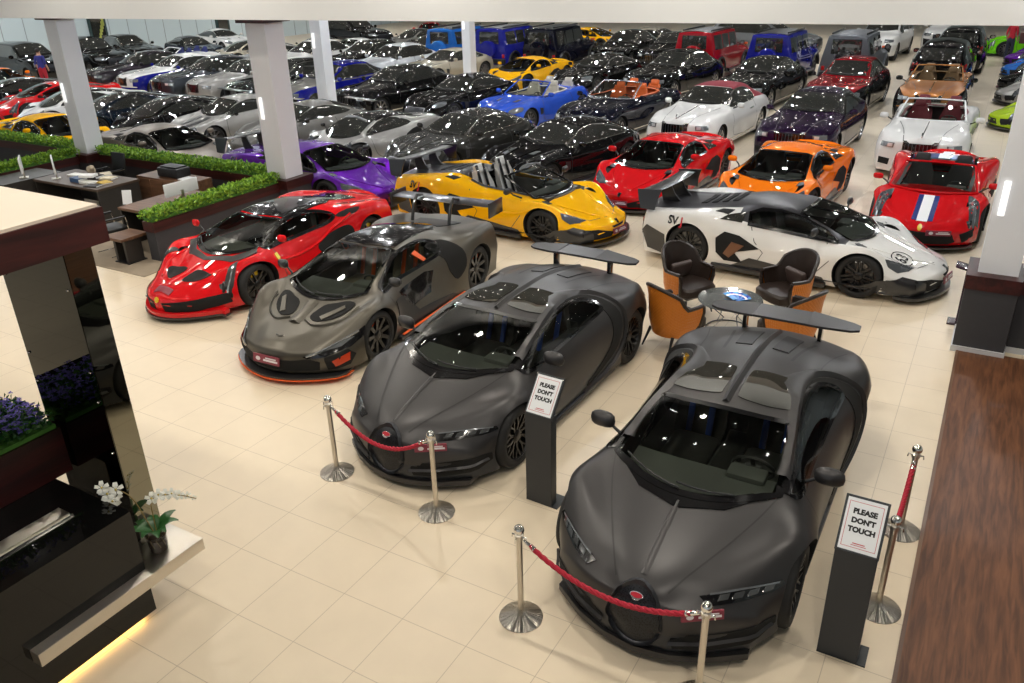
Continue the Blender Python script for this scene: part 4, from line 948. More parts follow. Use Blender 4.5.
def car_super(paint_a, roof=None, glass_cab=True, stripes=None, open_=False, spoiler=False):
    """mid-engine supercar with teardrop glass canopy"""
    top = [(-2.22, .40), (-2.14, .46), (-1.8, .56), (-1.4, .68), (-1.2, .77), (-.8, .97), (-.4, 1.12), (.0, 1.17), (.4, 1.15), (.9, 1.04), (1.4, .93), (1.8, .88), (2.12, .84)]
    rail = [(-2.22, .25, .39), (-1.8, .46, .54), (-1.4, .60, .66), (-1.2, .66, .74), (-.8, .60, .92), (-.4, .52, 1.06), (.0, .48, 1.10), (.5, .44, 1.06), (1.0, .42, .96), (1.5, .46, .89), (2.12, .58, .82)]
    sp = dict(W=1.94, yF=-2.22, yR=2.12, ya=(-1.33, 1.33), r=(.33, .35), zk=.12, see=False, bf=.7, br=.35, yfb=-.9, fbulge=.06,
        top=top, rail=rail,
        belt=[(-2.22, .52, .38), (-1.9, .70, .54), (-1.5, .80, .71), (-1.2, .80, .75), (-.8, .76, .74), (-.2, .72, .76), (.4, .76, .82), (.9, .84, .90), (1.4, .86, .92), (2.12, .76, .80)],
        mid=[(-2.22, .76, .32), (-1.9, .90, .42), (-1.4, .96, .56), (-1.0, .94, .54), (-.4, .86, .50), (.3, .88, .54), (.9, .95, .62), (1.4, .97, .66), (2.12, .88, .6)],
        low=[(-2.22, .78, .2), (-1.8, .90, .2), (-1.0, .91, .19), (.4, .90, .19), (1.2, .94, .22), (2.12, .86, .34)],
        matfn=(lambda y, q, x: 1 if (q < 2.1 and y > -.4 and y < 1.2) else 0) if roof else (lambda y, q, x: 0))
    c = Car('supercar', sp, [paint_a, roof or M_CARBON], 1.0)
    c.windscreen((-1.34, -1.04, .64, -.34, -.26, .50), frit=.0)
    win = [(-.96, .78), (-.6, .94), (-.2, 1.05), (.15, 1.06), (.5, .98), (.66, .88), (.3, .80), (-.4, .77)]
    c.patch('side_window', win, 'S', M_GLASSD, off=.006, smooth=2, mirror=True)
    c.patch('rear_window', c.windscreen_poly(1.35, 1.25, .32, .66, .66, .40), 'T', M_GLASSD, off=.006)
    c.patch('headlight', [(.62, -1.50), (.76, -1.42), (.84, -1.62), (.82, -1.88), (.70, -1.86)], 'T', M_LAMP, off=.008, smooth=2, mirror=True)
    c.ribbon('daylight_strip', [(.68, -1.54), (.77, -1.62), (.77, -1.82)], 'T', .03, M_LENSD, off=.014, mirror=True)
    if stripes: c.patch('stripe', [(.10, -2.14), (.26, -2.10), (.34, -1.40), (.12, -1.42)], 'T', stripes, off=.006, mirror=True)
    c.patch('front_intake', [(-.45, .32), (.45, .32), (.5, .18), (-.5, .18)], 'F', M_BLACK, off=.008)
    c.patch('corner_intake', [(.56, .34), (.78, .37), (.78, .22), (.60, .18)], 'F', M_BLACK, off=.008, mirror=True)
    c.patch('side_intake', [(.30, .52), (.62, .72), (.86, .74), (.88, .50), (.66, .34)], 'S', M_BLACK, off=.006, smooth=2, mirror=True)
    c.ribbon('door_seam', [(-.86, .74), (-.86, .5), (-.6, .22), (.2, .2)], 'S', .014, M_TRIM, mirror=True)
    c.mirror_pair(.95, -.84, .88, M_BLACK, base=(.72, -.94, .78), sx=.08, sy=.05, sz=.05)
    c.lip(M_CARBON, .08, .11, .03, wf=.82); c.skirts(M_CARBON, .09, .16, -.02)
    if spoiler:
        w = MB(); wing_mesh(w, .76, 2.0, 1.12, .28, .03, 0); w.build('rear_wing', M_CARBON, c.root)
        for sg in (1, -1):
            p = MB(); p.box(sg * .4 - .015, sg * .4 + .015, 1.88, 2.1, .84, 1.12); p.build('wing_post', M_BLACK, c.root)
    c.ribbon('tail_light', [(-.7, .72), (0, .75), (.7, .72)], 'R', .04, M_RED, off=.012)
    c.wheels(M_RIMG, 7, M_DISC, 'v', disc=False)
    return c

def car_lux(paint_a, paint_b=None, kind='coupe', seat=None, top_m=None, chrome_frame=None, roofmat=None, split='hood'):
    """big luxury car: coupe, open (roof down), softtop, sedan"""
    sedan = kind == 'sedan'; op = kind == 'open'
    x2 = .15 if sedan else 0.
    H = 1.50 if not sedan else 1.55
    if op:
        top = [(-2.42, .86), (-2.38, .93), (-2.0, .97), (-1.4, 1.01), (-.9, 1.05), (-.6, 1.06), (0, 1.04), (.8, 1.06), (1.4, 1.08), (2.0, 1.03), (2.5, .96), (2.72, .88)]
    else:
        top = [(-2.42, .86), (-2.38, .93), (-2.0, .97), (-1.4, 1.01), (-.9, 1.06), (-.62, 1.14), (-.2, 1.36), (.15, H - .03), (.55, H), (1.0 + x2, H - .03), (1.5 + x2, 1.30), (2.0 + x2, 1.10), (2.5, 1.0), (2.72, .90)]
    rx = {True: .0, False: .0}
    if op: rail = [(-2.42, .34, .84), (-2.0, .42, .955), (-1.4, .50, .995), (-.9, .58, 1.03), (-.5, .66, 1.04), (.2, .68, 1.02), (1.0, .66, 1.03), (1.6, .60, 1.05), (2.2, .58, .99), (2.72, .55, .86)]
    else: rail = [(-2.42, .34, .84), (-2.0, .42, .955), (-1.4, .50, .995), (-.9, .60, 1.04), (-.6, .66, 1.10), (-.15, .58, 1.32), (.2, .56, H - .09), (1.0 + x2, .55, H - .10), (1.5 + x2, .57, 1.24), (2.0 + x2, .60, 1.07), (2.72, .55, .88)]
    sp = dict(W=1.96, yF=-2.42, yR=2.72, ya=(-1.56, 1.56), r=(.36, .36), zk=.16, see=op, bf=.28, br=.3, yfb=-1.4, yrb=1.8, fbulge=.03, rbulge=.06, sharp=.2, capz=1.0,
        top=top, rail=rail,
        belt=[(-2.42, .66, .80), (-2.2, .76, .88), (-1.5, .82, .94), (-.9, .84, .96), (-.3, .84, .98), (.8, .84, 1.0), (1.6, .84, 1.01), (2.2, .80, .97), (2.72, .68, .86)],
        mid=[(-2.42, .84, .62), (-2.1, .93, .68), (-1.5, .97, .72), (-.8, .95, .70), (.5, .95, .72), (1.5, .98, .76), (2.2, .94, .74), (2.72, .84, .70)],
        low=[(-2.42, .86, .30), (-2.0, .94, .28), (-1.0, .93, .26), (1.0, .93, .26), (2.2, .92, .3), (2.72, .84, .38)], tw=(.25, .28))
    if paint_b is not None: sp['matfn'] = lambda y, q, x: (1 if ((q > 3.0 and split == 'hood') or (q > 3.0 and split == 'side')) else 0)
    if kind == 'softtop': sp['matfn'] = lambda y, q, x: 2 if (q < 2.8 and -.10 < y < 1.95) else 0
    if roofmat is not None: sp['matfn'] = lambda y, q, x: 2 if (q < 2.2 and -.4 < y < 2.0) else (1 if (paint_b and q > 3.) else 0)
    c = Car('luxury_car' if not sedan else 'sedan', sp, [paint_a, paint_b or M_TRIM, top_m or roofmat or M_TRIM], 1.0)
    cf = chrome_frame or M_BLACK
    if op:
        c.holes.append(([(-.64, -.55), (-.64, 1.25), (.64, 1.25), (.64, -.55)], 'T', False))
        c.ribbon('cockpit_rim', [(-.66, -.50), (-.67, .4), (-.64, 1.25), (0, 1.32), (.64, 1.25), (.67, .4), (.66, -.50)], 'T', .07, seat or M_TRIM, off=.01, smooth=2, h=.02)
        open_screen(c, -.74, .74, 1.04, .10, .62, 1.42, frame=cf, curve=.09)
        c.interior(seat=seat, yd=-.30, ys=.28, xw=.64, z0=.36, ztop=1.0, rear=True, seat_h=1.0, tub=M_INT)
        c.patch('soft_top_cover', [(-.58, 1.36), (.58, 1.36), (.54, 1.85), (-.54, 1.85)], 'T', paint_b or paint_a, off=.02)
    else:
        c.windscreen((-.80, -.62, .70, .0, .06, .58), frit=.0)
        c.ribbon('windscreen_seal', c.windscreen_poly(-.80, -.62, .72, .0, .06, .60), 'T', .04, cf if chrome_frame else (paint_a), off=.006, closed=True, smooth=1)
        if kind == 'coupe' or kind == 'softtop': win = [(-.62, 1.04), (-.3, 1.22), (.05, 1.36), (.6, 1.39), (1.1, 1.32), (1.5, 1.14), (1.2, 1.06), (.2, 1.03)]
        else: win = [(-.62, 1.05), (-.3, 1.24), (.05, 1.40), (.7, 1.44), (1.3, 1.38), (1.7, 1.18), (1.5, 1.08), (.2, 1.04)]
        if kind == 'softtop': win = [(-.62, 1.04), (-.3, 1.22), (.05, 1.36), (.6, 1.37), (.95, 1.30), (1.05, 1.06), (.2, 1.03)]
        c.patch('side_window', win, 'S', M_GLASSD, off=.006, smooth=2, mirror=True)
        c.ribbon('window_trim', win, 'S', .03, cf if chrome_frame else M_CHROME, off=.008, closed=True, mirror=True)
        c.ribbon('window_pillar', [(.45, 1.42), (.50, 1.02)], 'S', .06, M_BLACK, off=.014, mirror=True, smooth=1)
        if sedan: c.ribbon('rear_pillar', [(1.22, 1.42), (1.30, 1.04)], 'S', .06, M_BLACK, off=.014, mirror=True, smooth=1)
        c.patch('rear_window', c.windscreen_poly(1.98 + x2, 1.90 + x2, .54, 1.40 + x2, 1.38 + x2, .52), 'T', M_GLASSD, off=.006)
    # upright grille, lamps, figure on the bonnet
    c.patch('grille', [(-.34, .82), (.34, .82), (.34, .52), (-.34, .52)], 'F', M_BLACK, off=.02, depth=.05)
    for i in range(9):
        x = -.30 + .075 * i; c.ribbon('grille_bar', [(x, .80), (x, .54)], 'F', .012, M_RIMG, off=.026, smooth=1)
    c.ribbon('grille_surround', [(-.35, .83), (.35, .83), (.35, .51), (-.35, .51)], 'F', .03, M_CHROME if not (paint_b and split == 'side') else paint_a, off=.022, closed=True, smooth=1)
    c.patch('headlight', [(.52, .80), (.80, .79), (.82, .69), (.54, .69)], 'F', M_LENSD, off=.012, mirror=True)
    c.patch('headlamp', [(.56, .78), (.66, .78), (.66, .71), (.56, .71)], 'F', M_LENS, off=.020, mirror=True)
    c.patch('front_intake', [(-.4, .42), (.4, .42), (.46, .28), (-.46, .28)], 'F', M_BLACK, off=.01)
    c.patch('corner_intake', [(.58, .44), (.82, .46), (.82, .32), (.60, .30)], 'F', M_BLACK, off=.01, mirror=True)
    c.ribbon('hood_seam', [(.36, -2.34), (.46, -1.6), (.62, -.9)], 'T', .014, M_TRIM, mirror=True)
    c.ribbon('hood_line', [(0, -2.34), (0, -1.6), (0, -.92)], 'T', .02, M_CHROME if kind != 'sedan' else paint_a, off=.004, h=.01)
    b = MB(); h, n = c.hit(0, -2.34, 'T'); b.cyl(h, h + Vector((0, 0, .06)), .012, .006, 8); b.tube([h + Vector((0, .05, .10)), h + Vector((0, 0, .08)), h + Vector((0, -.02, .05))], .010, 6); b.build('bonnet_figure', M_CHROME, c.root)
    c.ribbon('door_seam', [(-.66, 1.0), (-.70, .7), (-.62, .32), (.9 if not sedan else .5, .30), (1.0 if not sedan else .5, .7), (.96 if not sedan else .5, 1.02)], 'S', .014, M_TRIM, mirror=True, smooth=2)
    c.ribbon('door_handle', [(.55, .84), (.80, .85)], 'S', .03, M_CHROME, off=.02, mirror=True, smooth=1)
    c.ribbon('sill_trim', [(-1.1, .26), (1.1, .26)], 'S', .03, M_CHROME, off=.008, mirror=True, smooth=1)
    c.mirror_pair(1.02, -.52, 1.08, paint_b or paint_a, base=(.84, -.56, 1.0), sx=.10, sy=.06, sz=.07)
    c.patch('tail_light', [(.62, .86), (.78, .86), (.78, .62), (.62, .62)], 'R', M_RED, off=.012, mirror=True)
    c.wheels(M_RIMS, 9, M_DISC, 'straight', disc=False)
    return c

def car_gt(paint_a, kind='coupe', seat=None, frame=None):
    """long-hood fast coupe; kind coupe or open"""
    op = kind == 'open'
    if op: top = [(-2.28, .58), (-2.2, .66), (-1.8, .78), (-1.3, .86), (-.9, .91), (-.6, .93), (0, .92), (.8, .95), (1.4, .99), (2.0, .93), (2.3, .84)]
    else: top = [(-2.28, .56), (-2.2, .64), (-1.8, .76), (-1.3, .84), (-.9, .90), (-.65, .97), (-.2, 1.18), (.15, 1.30), (.5, 1.34), (1.0, 1.29), (1.5, 1.12), (1.9, .99), (2.3, .86)]
    if op: rail = [(-2.28, .32, .56), (-1.8, .42, .76), (-1.3, .50, .84), (-.8, .62, .90), (0, .66, .90), (.8, .65, .93), (1.4, .58, .97), (2.3, .55, .82)]
    else: rail = [(-2.28, .32, .54), (-1.8, .42, .74), (-1.3, .50, .82), (-.9, .60, .88), (-.62, .66, .94), (-.2, .58, 1.13), (.15, .54, 1.23), (1.0, .53, 1.20), (1.5, .54, 1.06), (1.9, .56, .96), (2.3, .55, .84)]
    sp = dict(W=1.95, yF=-2.28, yR=2.30, ya=(-1.38, 1.38), r=(.35, .36), zk=.14, see=op, bf=.45, br=.45, yfb=-1.1, yrb=1.4, fbulge=.06, rbulge=.06,
        top=top, rail=rail,
        belt=[(-2.28, .56, .53), (-2.0, .72, .70), (-1.5, .82, .82), (-1.1, .82, .85), (-.6, .80, .86), (.2, .80, .88), (1.0, .83, .94), (1.5, .84, .96), (2.3, .68, .82)],
        mid=[(-2.28, .78, .46), (-1.9, .91, .56), (-1.4, .965, .66), (-.9, .93, .62), (0, .91, .60), (.8, .94, .66), (1.4, .975, .70), (2.3, .82, .64)],
        low=[(-2.28, .80, .24), (-1.8, .91, .24), (-1, .92, .22), (.5, .92, .22), (1.4, .94, .26), (2.3, .82, .36)])
    c = Car('sports_coupe' if not op else 'convertible', sp, [paint_a, M_CARBON], 1.0)
    fr = frame or paint_a
    if op:
        c.holes.append(([(-.60, -.50), (-.60, 1.0), (.60, 1.0), (.60, -.50)], 'T', False))
        c.ribbon('cockpit_rim', [(-.62, -.46), (-.64, .4), (-.60, 1.0), (0, 1.06), (.60, 1.0), (.64, .4), (.62, -.46)], 'T', .07, seat or M_TRIM, off=.01, smooth=2, h=.02)
        open_screen(c, -.72, .72, .91, .02, .60, 1.28, frame=fr, curve=.09)
        c.interior(seat=seat, yd=-.32, ys=.2, xw=.60, z0=.28, ztop=.88, rear=True, seat_h=1.0, tub=seat)
    else:
        c.windscreen((-.80, -.60, .66, .0, .05, .54), frit=.0)
        win = [(-.60, .91), (-.3, 1.06), (.05, 1.19), (.5, 1.22), (1.0, 1.14), (1.35, 1.0), (1.0, .95), (.2, .91)]
        c.patch('side_window', win, 'S', M_GLASSD, off=.006, smooth=2, mirror=True)
        c.ribbon('window_trim', win, 'S', .025, frame or M_CHROME, off=.008, closed=True, mirror=True)
        c.patch('rear_window', c.windscreen_poly(1.72, 1.60, .48, 1.02, 1.02, .50), 'T', M_GLASSD, off=.006)
    c.patch('headlight', [(.56, .70), (.70, .76), (.84, .76), (.86, .66), (.70, .60), (.58, .62)], 'F', M_LENSD, off=.010, smooth=2, mirror=True)
    c.patch('grille', [(-.34, .58), (0, .60), (.34, .58), (.40, .42), (.30, .30), (-.30, .30), (-.40, .42)], 'F', M_GRILLE, off=.012)
    c.ribbon('grille_surround', [(-.35, .58), (0, .605), (.35, .58), (.41, .42), (.31, .29), (-.31, .29), (-.41, .42)], 'F', .02, M_RIMG, off=.016, closed=True, smooth=2)
    c.patch('corner_intake', [(.54, .44), (.78, .46), (.78, .30), (.56, .26)], 'F', M_BLACK, off=.01, mirror=True)
    c.ribbon('hood_seam', [(.36, -2.18), (.46, -1.6), (.60, -.9)], 'T', .012, M_TRIM, mirror=True)
    c.ribbon('hood_crease', [(.14, -2.1), (.20, -1.6), (.26, -1.0)], 'T', .04, paint_a, off=.001, h=.012, mirror=True)
    c.patch('hood_vent', [(.26, -1.40), (.38, -1.36), (.40, -1.14), (.30, -1.16)], 'T', M_TRIM, off=.006, mirror=True)
    c.patch('fender_vent', [(-.92, .66), (-.74, .64), (-.76, .48), (-.90, .46)], 'S', M_TRIM, off=.008, mirror=True)
    c.ribbon('door_seam', [(-.64, .86), (-.68, .6), (-.58, .26), (.7, .25), (.84, .6), (.78, .90)], 'S', .014, M_TRIM, mirror=True)
    c.mirror_pair(.99, -.44, .98, paint_a, base=(.80, -.50, .90), sx=.10, sy=.055)
    c.lip(M_CARBON, .09, .12, .03, wf=.8); c.skirts(M_TRIM, .11, .2, -.03)
    c.patch('tail_light', [(.50, .78), (.76, .80), (.74, .70), (.50, .70)], 'R', M_RED, off=.012, mirror=True)
    c.wheels(M_RIMG, 10, M_DISC, 'straight', disc=False)
    return c

def car_box(paint_a, trim=M_BLACK, grey_top=None):
    """square off-road wagon with spare wheel on the back door"""
    sp = dict(W=1.86, yF=-2.15, yR=2.15, ya=(-1.43, 1.43), r=(.40, .40), zk=.36, see=False, bf=.05, br=.03, yfb=-1.8, yrb=1.9, fbulge=.02, rbulge=.015, sharp=.9,
        top=[(-2.15, 1.12), (-2.12, 1.17), (-1.4, 1.20), (-.88, 1.22), (-.84, 1.24), (-.55, 1.86), (-.50, 1.90), (.2, 1.93), (1.2, 1.93), (2.05, 1.90), (2.15, 1.86)],
        rail=[(-2.15, .58, 1.10), (-1.4, .62, 1.17), (-.88, .66, 1.19), (-.84, .68, 1.22), (-.55, .67, 1.80), (-.5, .67, 1.84), (.2, .68, 1.86), (2.05, .68, 1.84), (2.15, .67, 1.80)],
        belt=[(-2.15, .66, 1.07), (-1.4, .70, 1.13), (-.88, .78, 1.14), (-.5, .82, 1.14), (.2, .83, 1.14), (2.15, .82, 1.14)],
        mid=[(-2.15, .80, .95), (-1.7, .88, .98), (-1.0, .88, .96), (.0, .88, .94), (1.4, .89, .96), (2.15, .86, .94)],
        low=[(-2.15, .82, .52), (-1.4, .90, .52), (1.4, .90, .52), (2.15, .86, .52)])
    c = Car('off_road_wagon', sp, [paint_a, M_TRIM], 1.0)
    c.patch('windscreen', [(-.60, -.80), (.60, -.80), (.58, -.58), (-.58, -.58)], 'T', M_GLASSD, off=.006)
    for nm, (a, b) in (('front_side_window', (-.42, .28)), ('rear_side_window', (.38, 1.06)), ('cargo_window', (1.16, 1.92))):
        c.patch(nm, [(a, 1.74), (b, 1.75), (b, 1.22), (a - (.12 if a < 0 else 0), 1.22)], 'S', M_GLASSD, off=.008, mirror=True)
    c.patch('rear_window', [(-.50, 1.74), (.50, 1.74), (.52, 1.26), (-.52, 1.26)], 'R', M_GLASSD, off=.010)
    c.ribbon('rear_window_seal', [(-.50, 1.74), (.50, 1.74), (.52, 1.26), (-.52, 1.26)], 'R', .04, M_BLACK, off=.012, closed=True, smooth=1)
    b = MB(); b.lathe([(.37, 2.16), (.38, 2.20), (.37, 2.36), (.33, 2.40), (.10, 2.41)], 32, 0, 'z'); 
    M = Matrix(((1, 0, 0, .0), (0, 0, 1, 0), (0, -1, 0, 1.02), (0, 0, 0, 1)))
    b.v = [tuple(M @ Vector(v)) for v in b.v]; b.build('spare_wheel_cover', paint_a if grey_top is None else M_BLACK, c.root)
    b = MB(); b.box(-.86, .86, 2.14, 2.26, .42, .62, 0, .02); b.build('rear_bumper', M_TRIM, c.root)
    b = MB(); b.box(-.86, .86, -2.28, -2.13, .42, .64, 0, .02); b.build('front_bumper', paint_a, c.root)
    c.patch('grille', [(-.40, 1.04), (.40, 1.04), (.40, .76), (-.40, .76)], 'F', mat('grille_slats', (.06, .06, .065), .25, .9), off=.02)
    for sg in (1, -1):
        c.patch('headlight', [(sg * .62 + .11 * math.cos(a), .90 + .11 * math.sin(a)) for a in [2 * PI * k / 16 for k in range(16)]], 'F', M_LENSD, off=.02)
        b = MB(); b.box(sg * .74 - .09, sg * .74 + .09, -1.85, -1.72, 1.12, 1.20, 0, .02); b.build('indicator', M_ORANGE, c.root)
        b = MB(); b.box(sg * .74 - .06, sg * .74 + .06, 2.14, 2.18, .66, .82, 0, .01); b.build('tail_light', M_RED, c.root)
        b = MB(); b.box(min(sg * .80, sg * .98), max(sg * .80, sg * .98), -1.0, .95, .30, .36, 0, .015); b.build('running_board', M_RIMG, c.root)
        for yy in (-1.43, 1.43):
            b = MB(); R = []
            for k in range(15):
                a = PI * k / 14; R.append([(sg * x, yy + r_ * math.cos(a), .42 + r_ * math.sin(a)) for x, r_ in ((.84, .45), (.96, .45), (.96, .50), (.84, .54))])
            b.rings(R); b.build('wheel_arch_flare', M_TRIM if grey_top is None else paint_a, c.root)
        b = MB(); b.box(sg * .60 - .02, sg * .60 + .02, -.4, 1.9, 1.90, 1.96, 0, .01); b.build('roof_rail', M_TRIM, c.root)
        c.ribbon('side_moulding', [(-1.9, .84), (2.0, .84)], 'S', .06, M_TRIM, off=.012, smooth=1) if sg > 0 else None
    c.patch('roof_panel', [(-.60, -.4), (.60, -.4), (.62, 1.98), (-.62, 1.98)], 'T', M_TRIM if grey_top is None else paint_a, off=.01)
    c.mirror_pair(1.0, -.62, 1.28, M_BLACK, base=(.82, -.62, 1.2), sx=.10, sy=.06, sz=.10)
    c.wheels(M_RIMG, 5, M_DISC, 'straight', disc=False)
    return c

def car_suv(paint_a, long=0.0, H=1.78):
    sp = dict(W=2.0, yF=-2.42, yR=2.50 + long, ya=(-1.48, 1.55 + long * .6), r=(.39, .39), zk=.28, see=False, bf=.22, br=.12, yfb=-1.6, yrb=2.0 + long, fbulge=.04, rbulge=.05, sharp=.35,
        top=[(-2.42, .92), (-2.36, 1.02), (-1.9, 1.10), (-1.3, 1.16), (-.95, 1.20), (-.8, 1.26), (-.3, 1.58), (.0, H - .06), (.5, H), (1.5, H - .02), (2.1 + long, H - .08), (2.40 + long, 1.45), (2.50 + long, 1.2)],
        rail=[(-2.42, .50, .90), (-1.9, .58, 1.07), (-1.0, .66, 1.17), (-.8, .70, 1.22), (-.3, .64, 1.52), (.0, .62, H - .13), (1.5, .62, H - .10), (2.1 + long, .62, H - .16), (2.40 + long, .62, 1.40), (2.50 + long, .64, 1.16)],
        belt=[(-2.42, .70, .88), (-2.0, .80, 1.02), (-1.3, .86, 1.08), (-.6, .88, 1.10), (.8, .88, 1.13), (2.0 + long, .86, 1.15), (2.50 + long, .78, 1.10)],
        mid=[(-2.42, .88, .74), (-1.9, .96, .80), (-1.2, .98, .82), (0, .96, .80), (1.5, .99, .84), (2.50 + long, .88, .82)],
        low=[(-2.42, .88, .40), (-1.8, .96, .38), (0, .96, .38), (1.6, .97, .4), (2.50 + long, .88, .46)])
    c = Car('suv', sp, [paint_a, M_TRIM], 1.0)
    c.windscreen((-.86, -.68, .70, -.10, -.04, .60), frit=.0)
    win = [(-.62, 1.16), (-.25, 1.42), (.05, 1.60), (.6, 1.65), (1.7 + long, 1.62), (2.15 + long, 1.40), (2.1 + long, 1.22), (.4, 1.16)]
    c.patch('side_window', win, 'S', M_GLASSD, off=.006, smooth=2, mirror=True)
    for y in (.45, 1.35 + long * .5): c.ribbon('window_pillar', [(y, 1.66), (y + .04, 1.14)], 'S', .06, M_BLACK, off=.012, mirror=True, smooth=1)
    c.patch('rear_window', [(-.56, 1.60), (.56, 1.60), (.62, 1.24), (-.62, 1.24)], 'R', M_GLASSD, off=.010)
    c.patch('grille', [(-.42, .92), (.42, .92), (.40, .60), (-.40, .60)], 'F', M_GRILLE, off=.014)
    c.patch('headlight', [(.50, .98), (.84, .96), (.86, .86), (.52, .84)], 'F', M_LENSD, off=.012, mirror=True)
    c.patch('corner_intake', [(.50, .70), (.84, .74), (.80, .44), (.52, .44)], 'F', M_BLACK, off=.01, mirror=True)
    c.ribbon('tail_light', [(.66, 1.12), (.80, 1.10), (.80, .90)], 'R', .07, M_RED, off=.012, mirror=True, smooth=1)
    c.ribbon('door_seam', [(-.70, 1.1), (-.74, .6), (-.6, .42), (.4, .42), (.45, 1.1)], 'S', .014, M_TRIM, mirror=True, smooth=2)
    c.mirror_pair(1.04, -.52, 1.22, paint_a, base=(.86, -.56, 1.12), sx=.11, sy=.06, sz=.08)
    c.skirts(M_TRIM, .26, .36, -.02)
    c.wheels(M_RIMG, 10, M_DISC, 'straight', disc=False)
    return c

# ------------------------------------------------------------------ copying cars
def finish_root(c, name=None):
    r = c.finish() if isinstance(c, Car) else c
    return r
def copy_thing(root, swap=None):
    r = root.copy(); COL.objects.link(r)
    def rec(src, dst):
        for ch in list(src.children):
            k = ch.copy(); COL.objects.link(k); k.parent = dst
            if swap and k.type == 'MESH':
                for i, m in enumerate(ch.data.materials):
                    cur = ch.material_slots[i].material
                    if cur and cur.name in swap: k.material_slots[i].link = 'OBJECT'; k.material_slots[i].material = swap[cur.name]
            rec(ch, k)
    rec(root, r)
    return r
def place(root, x, y, a, label, cat, group=None, name=None, z=0):
    root.location = (x, y, z); root.rotation_euler = (0, 0, rad(a)); root['label'] = label; root['category'] = cat
    if group: root['group'] = group
    if name: root.name = name
    return root

# ------------------------------------------------------------------ the hall
def tile_floor_mat(name, c1, joint, rough=.22):
    m = bpy.data.materials.new(name); m.use_nodes = True; nt = m.node_tree; b = nt.nodes['Principled BSDF']; N = nt.nodes.new; Lk = nt.links.new
    tc = N('ShaderNodeTexCoord'); sp = N('ShaderNodeSeparateXYZ'); Lk(tc.outputs['Object'], sp.inputs[0])
    ms = []
    for ax in (0, 1):
        d = N('ShaderNodeMath'); d.operation = 'DIVIDE'; d.inputs[1].default_value = .6; Lk(sp.outputs[ax], d.inputs[0])
        r = N('ShaderNodeMath'); r.operation = 'ADD'; r.inputs[1].default_value = .5; Lk(d.outputs[0], r.inputs[0])
        f = N('ShaderNodeMath'); f.operation = 'FRACT'; Lk(r.outputs[0], f.inputs[0])
        s = N('ShaderNodeMath'); s.operation = 'SUBTRACT'; s.inputs[1].default_value = .5; Lk(f.outputs[0], s.inputs[0])
        a = N('ShaderNodeMath'); a.operation = 'ABSOLUTE'; Lk(s.outputs[0], a.inputs[0])
        l = N('ShaderNodeMath'); l.operation = 'LESS_THAN'; l.inputs[1].default_value = .0052; Lk(a.outputs[0], l.inputs[0]); ms.append(l)
    mx = N('ShaderNodeMath'); mx.operation = 'MAXIMUM'; Lk(ms[0].outputs[0], mx.inputs[0]); Lk(ms[1].outputs[0], mx.inputs[1])
    n = N('ShaderNodeTexNoise'); n.inputs['Scale'].default_value = 3.0; n.inputs['Detail'].default_value = 5; Lk(tc.outputs['Object'], n.inputs['Vector'])
    cr = N('ShaderNodeValToRGB'); cr.color_ramp.elements[0].color = (*[c * .93 for c in c1], 1); cr.color_ramp.elements[1].color = (*[min(1, c * 1.05) for c in c1], 1)
    Lk(n.outputs['Fac'], cr.inputs[0])
    mc = N('ShaderNodeMix'); mc.data_type = 'RGBA'; Lk(mx.outputs[0], mc.inputs[0]); Lk(cr.outputs[0], mc.inputs[6]); mc.inputs[7].default_value = (*joint, 1)
    Lk(mc.outputs[2], b.inputs['Base Color']); b.inputs['Roughness'].default_value = rough; b.inputs['Specular IOR Level'].default_value = .4
    return m
def wood_mat(name, dark, light, scale=6., along=1, rough=.35):
    m = bpy.data.materials.new(name); m.use_nodes = True; nt = m.node_tree; b = nt.nodes['Principled BSDF']; N = nt.nodes.new; Lk = nt.links.new
    tc = N('ShaderNodeTexCoord'); mp = N('ShaderNodeMapping'); sc = [scale * 4] * 3; sc[along] = scale * .35; mp.inputs['Scale'].default_value = sc
    Lk(tc.outputs['Object'], mp.inputs[0]); n = N('ShaderNodeTexNoise'); n.inputs['Scale'].default_value = 1.0; n.inputs['Detail'].default_value = 8; n.inputs['Distortion'].default_value = .5
    Lk(mp.outputs[0], n.inputs['Vector']); cr = N('ShaderNodeValToRGB'); cr.color_ramp.elements[0].position = .34; cr.color_ramp.elements[1].position = .68
    cr.color_ramp.elements[0].color = (*dark, 1); cr.color_ramp.elements[1].color = (*light, 1); Lk(n.outputs['Fac'], cr.inputs[0]); Lk(cr.outputs[0], b.inputs['Base Color'])
    b.inputs['Roughness'].default_value = rough; MC[name] = m
    return m
M_FLOOR = tile_floor_mat('beige_floor_tiles', (.74, .63, .475), (.50, .41, .30), .36)
M_WOODF = wood_mat('brown_wood_floor', (.075, .026, .010), (.18, .070, .028), 6.5, 1, .55)
M_MAHOG = wood_mat('mahogany_veneer', (.018, .002, .002), (.062, .008, .007), 3., 1, .45)
M_MAHOGX = wood_mat('mahogany_veneer_across', (.018, .002, .002), (.062, .008, .007), 3., 0, .45)
M_WALNUT = wood_mat('walnut_veneer', (.075, .035, .018), (.19, .095, .05), 3., 0, .45)
M_GREYP = mat('grey_wall_panel', (.038, .038, .043), .65, noise=.08)
M_WHITEC = mat('white_column_paint', (.80, .82, .86), .5)
M_OFFF = mat('office_carpet_tiles', (.30, .245, .18), .9, noise=.12, nscale=6)
M_WALLP = mat('pale_blue_grey_wall', (.60, .70, .73), .35)

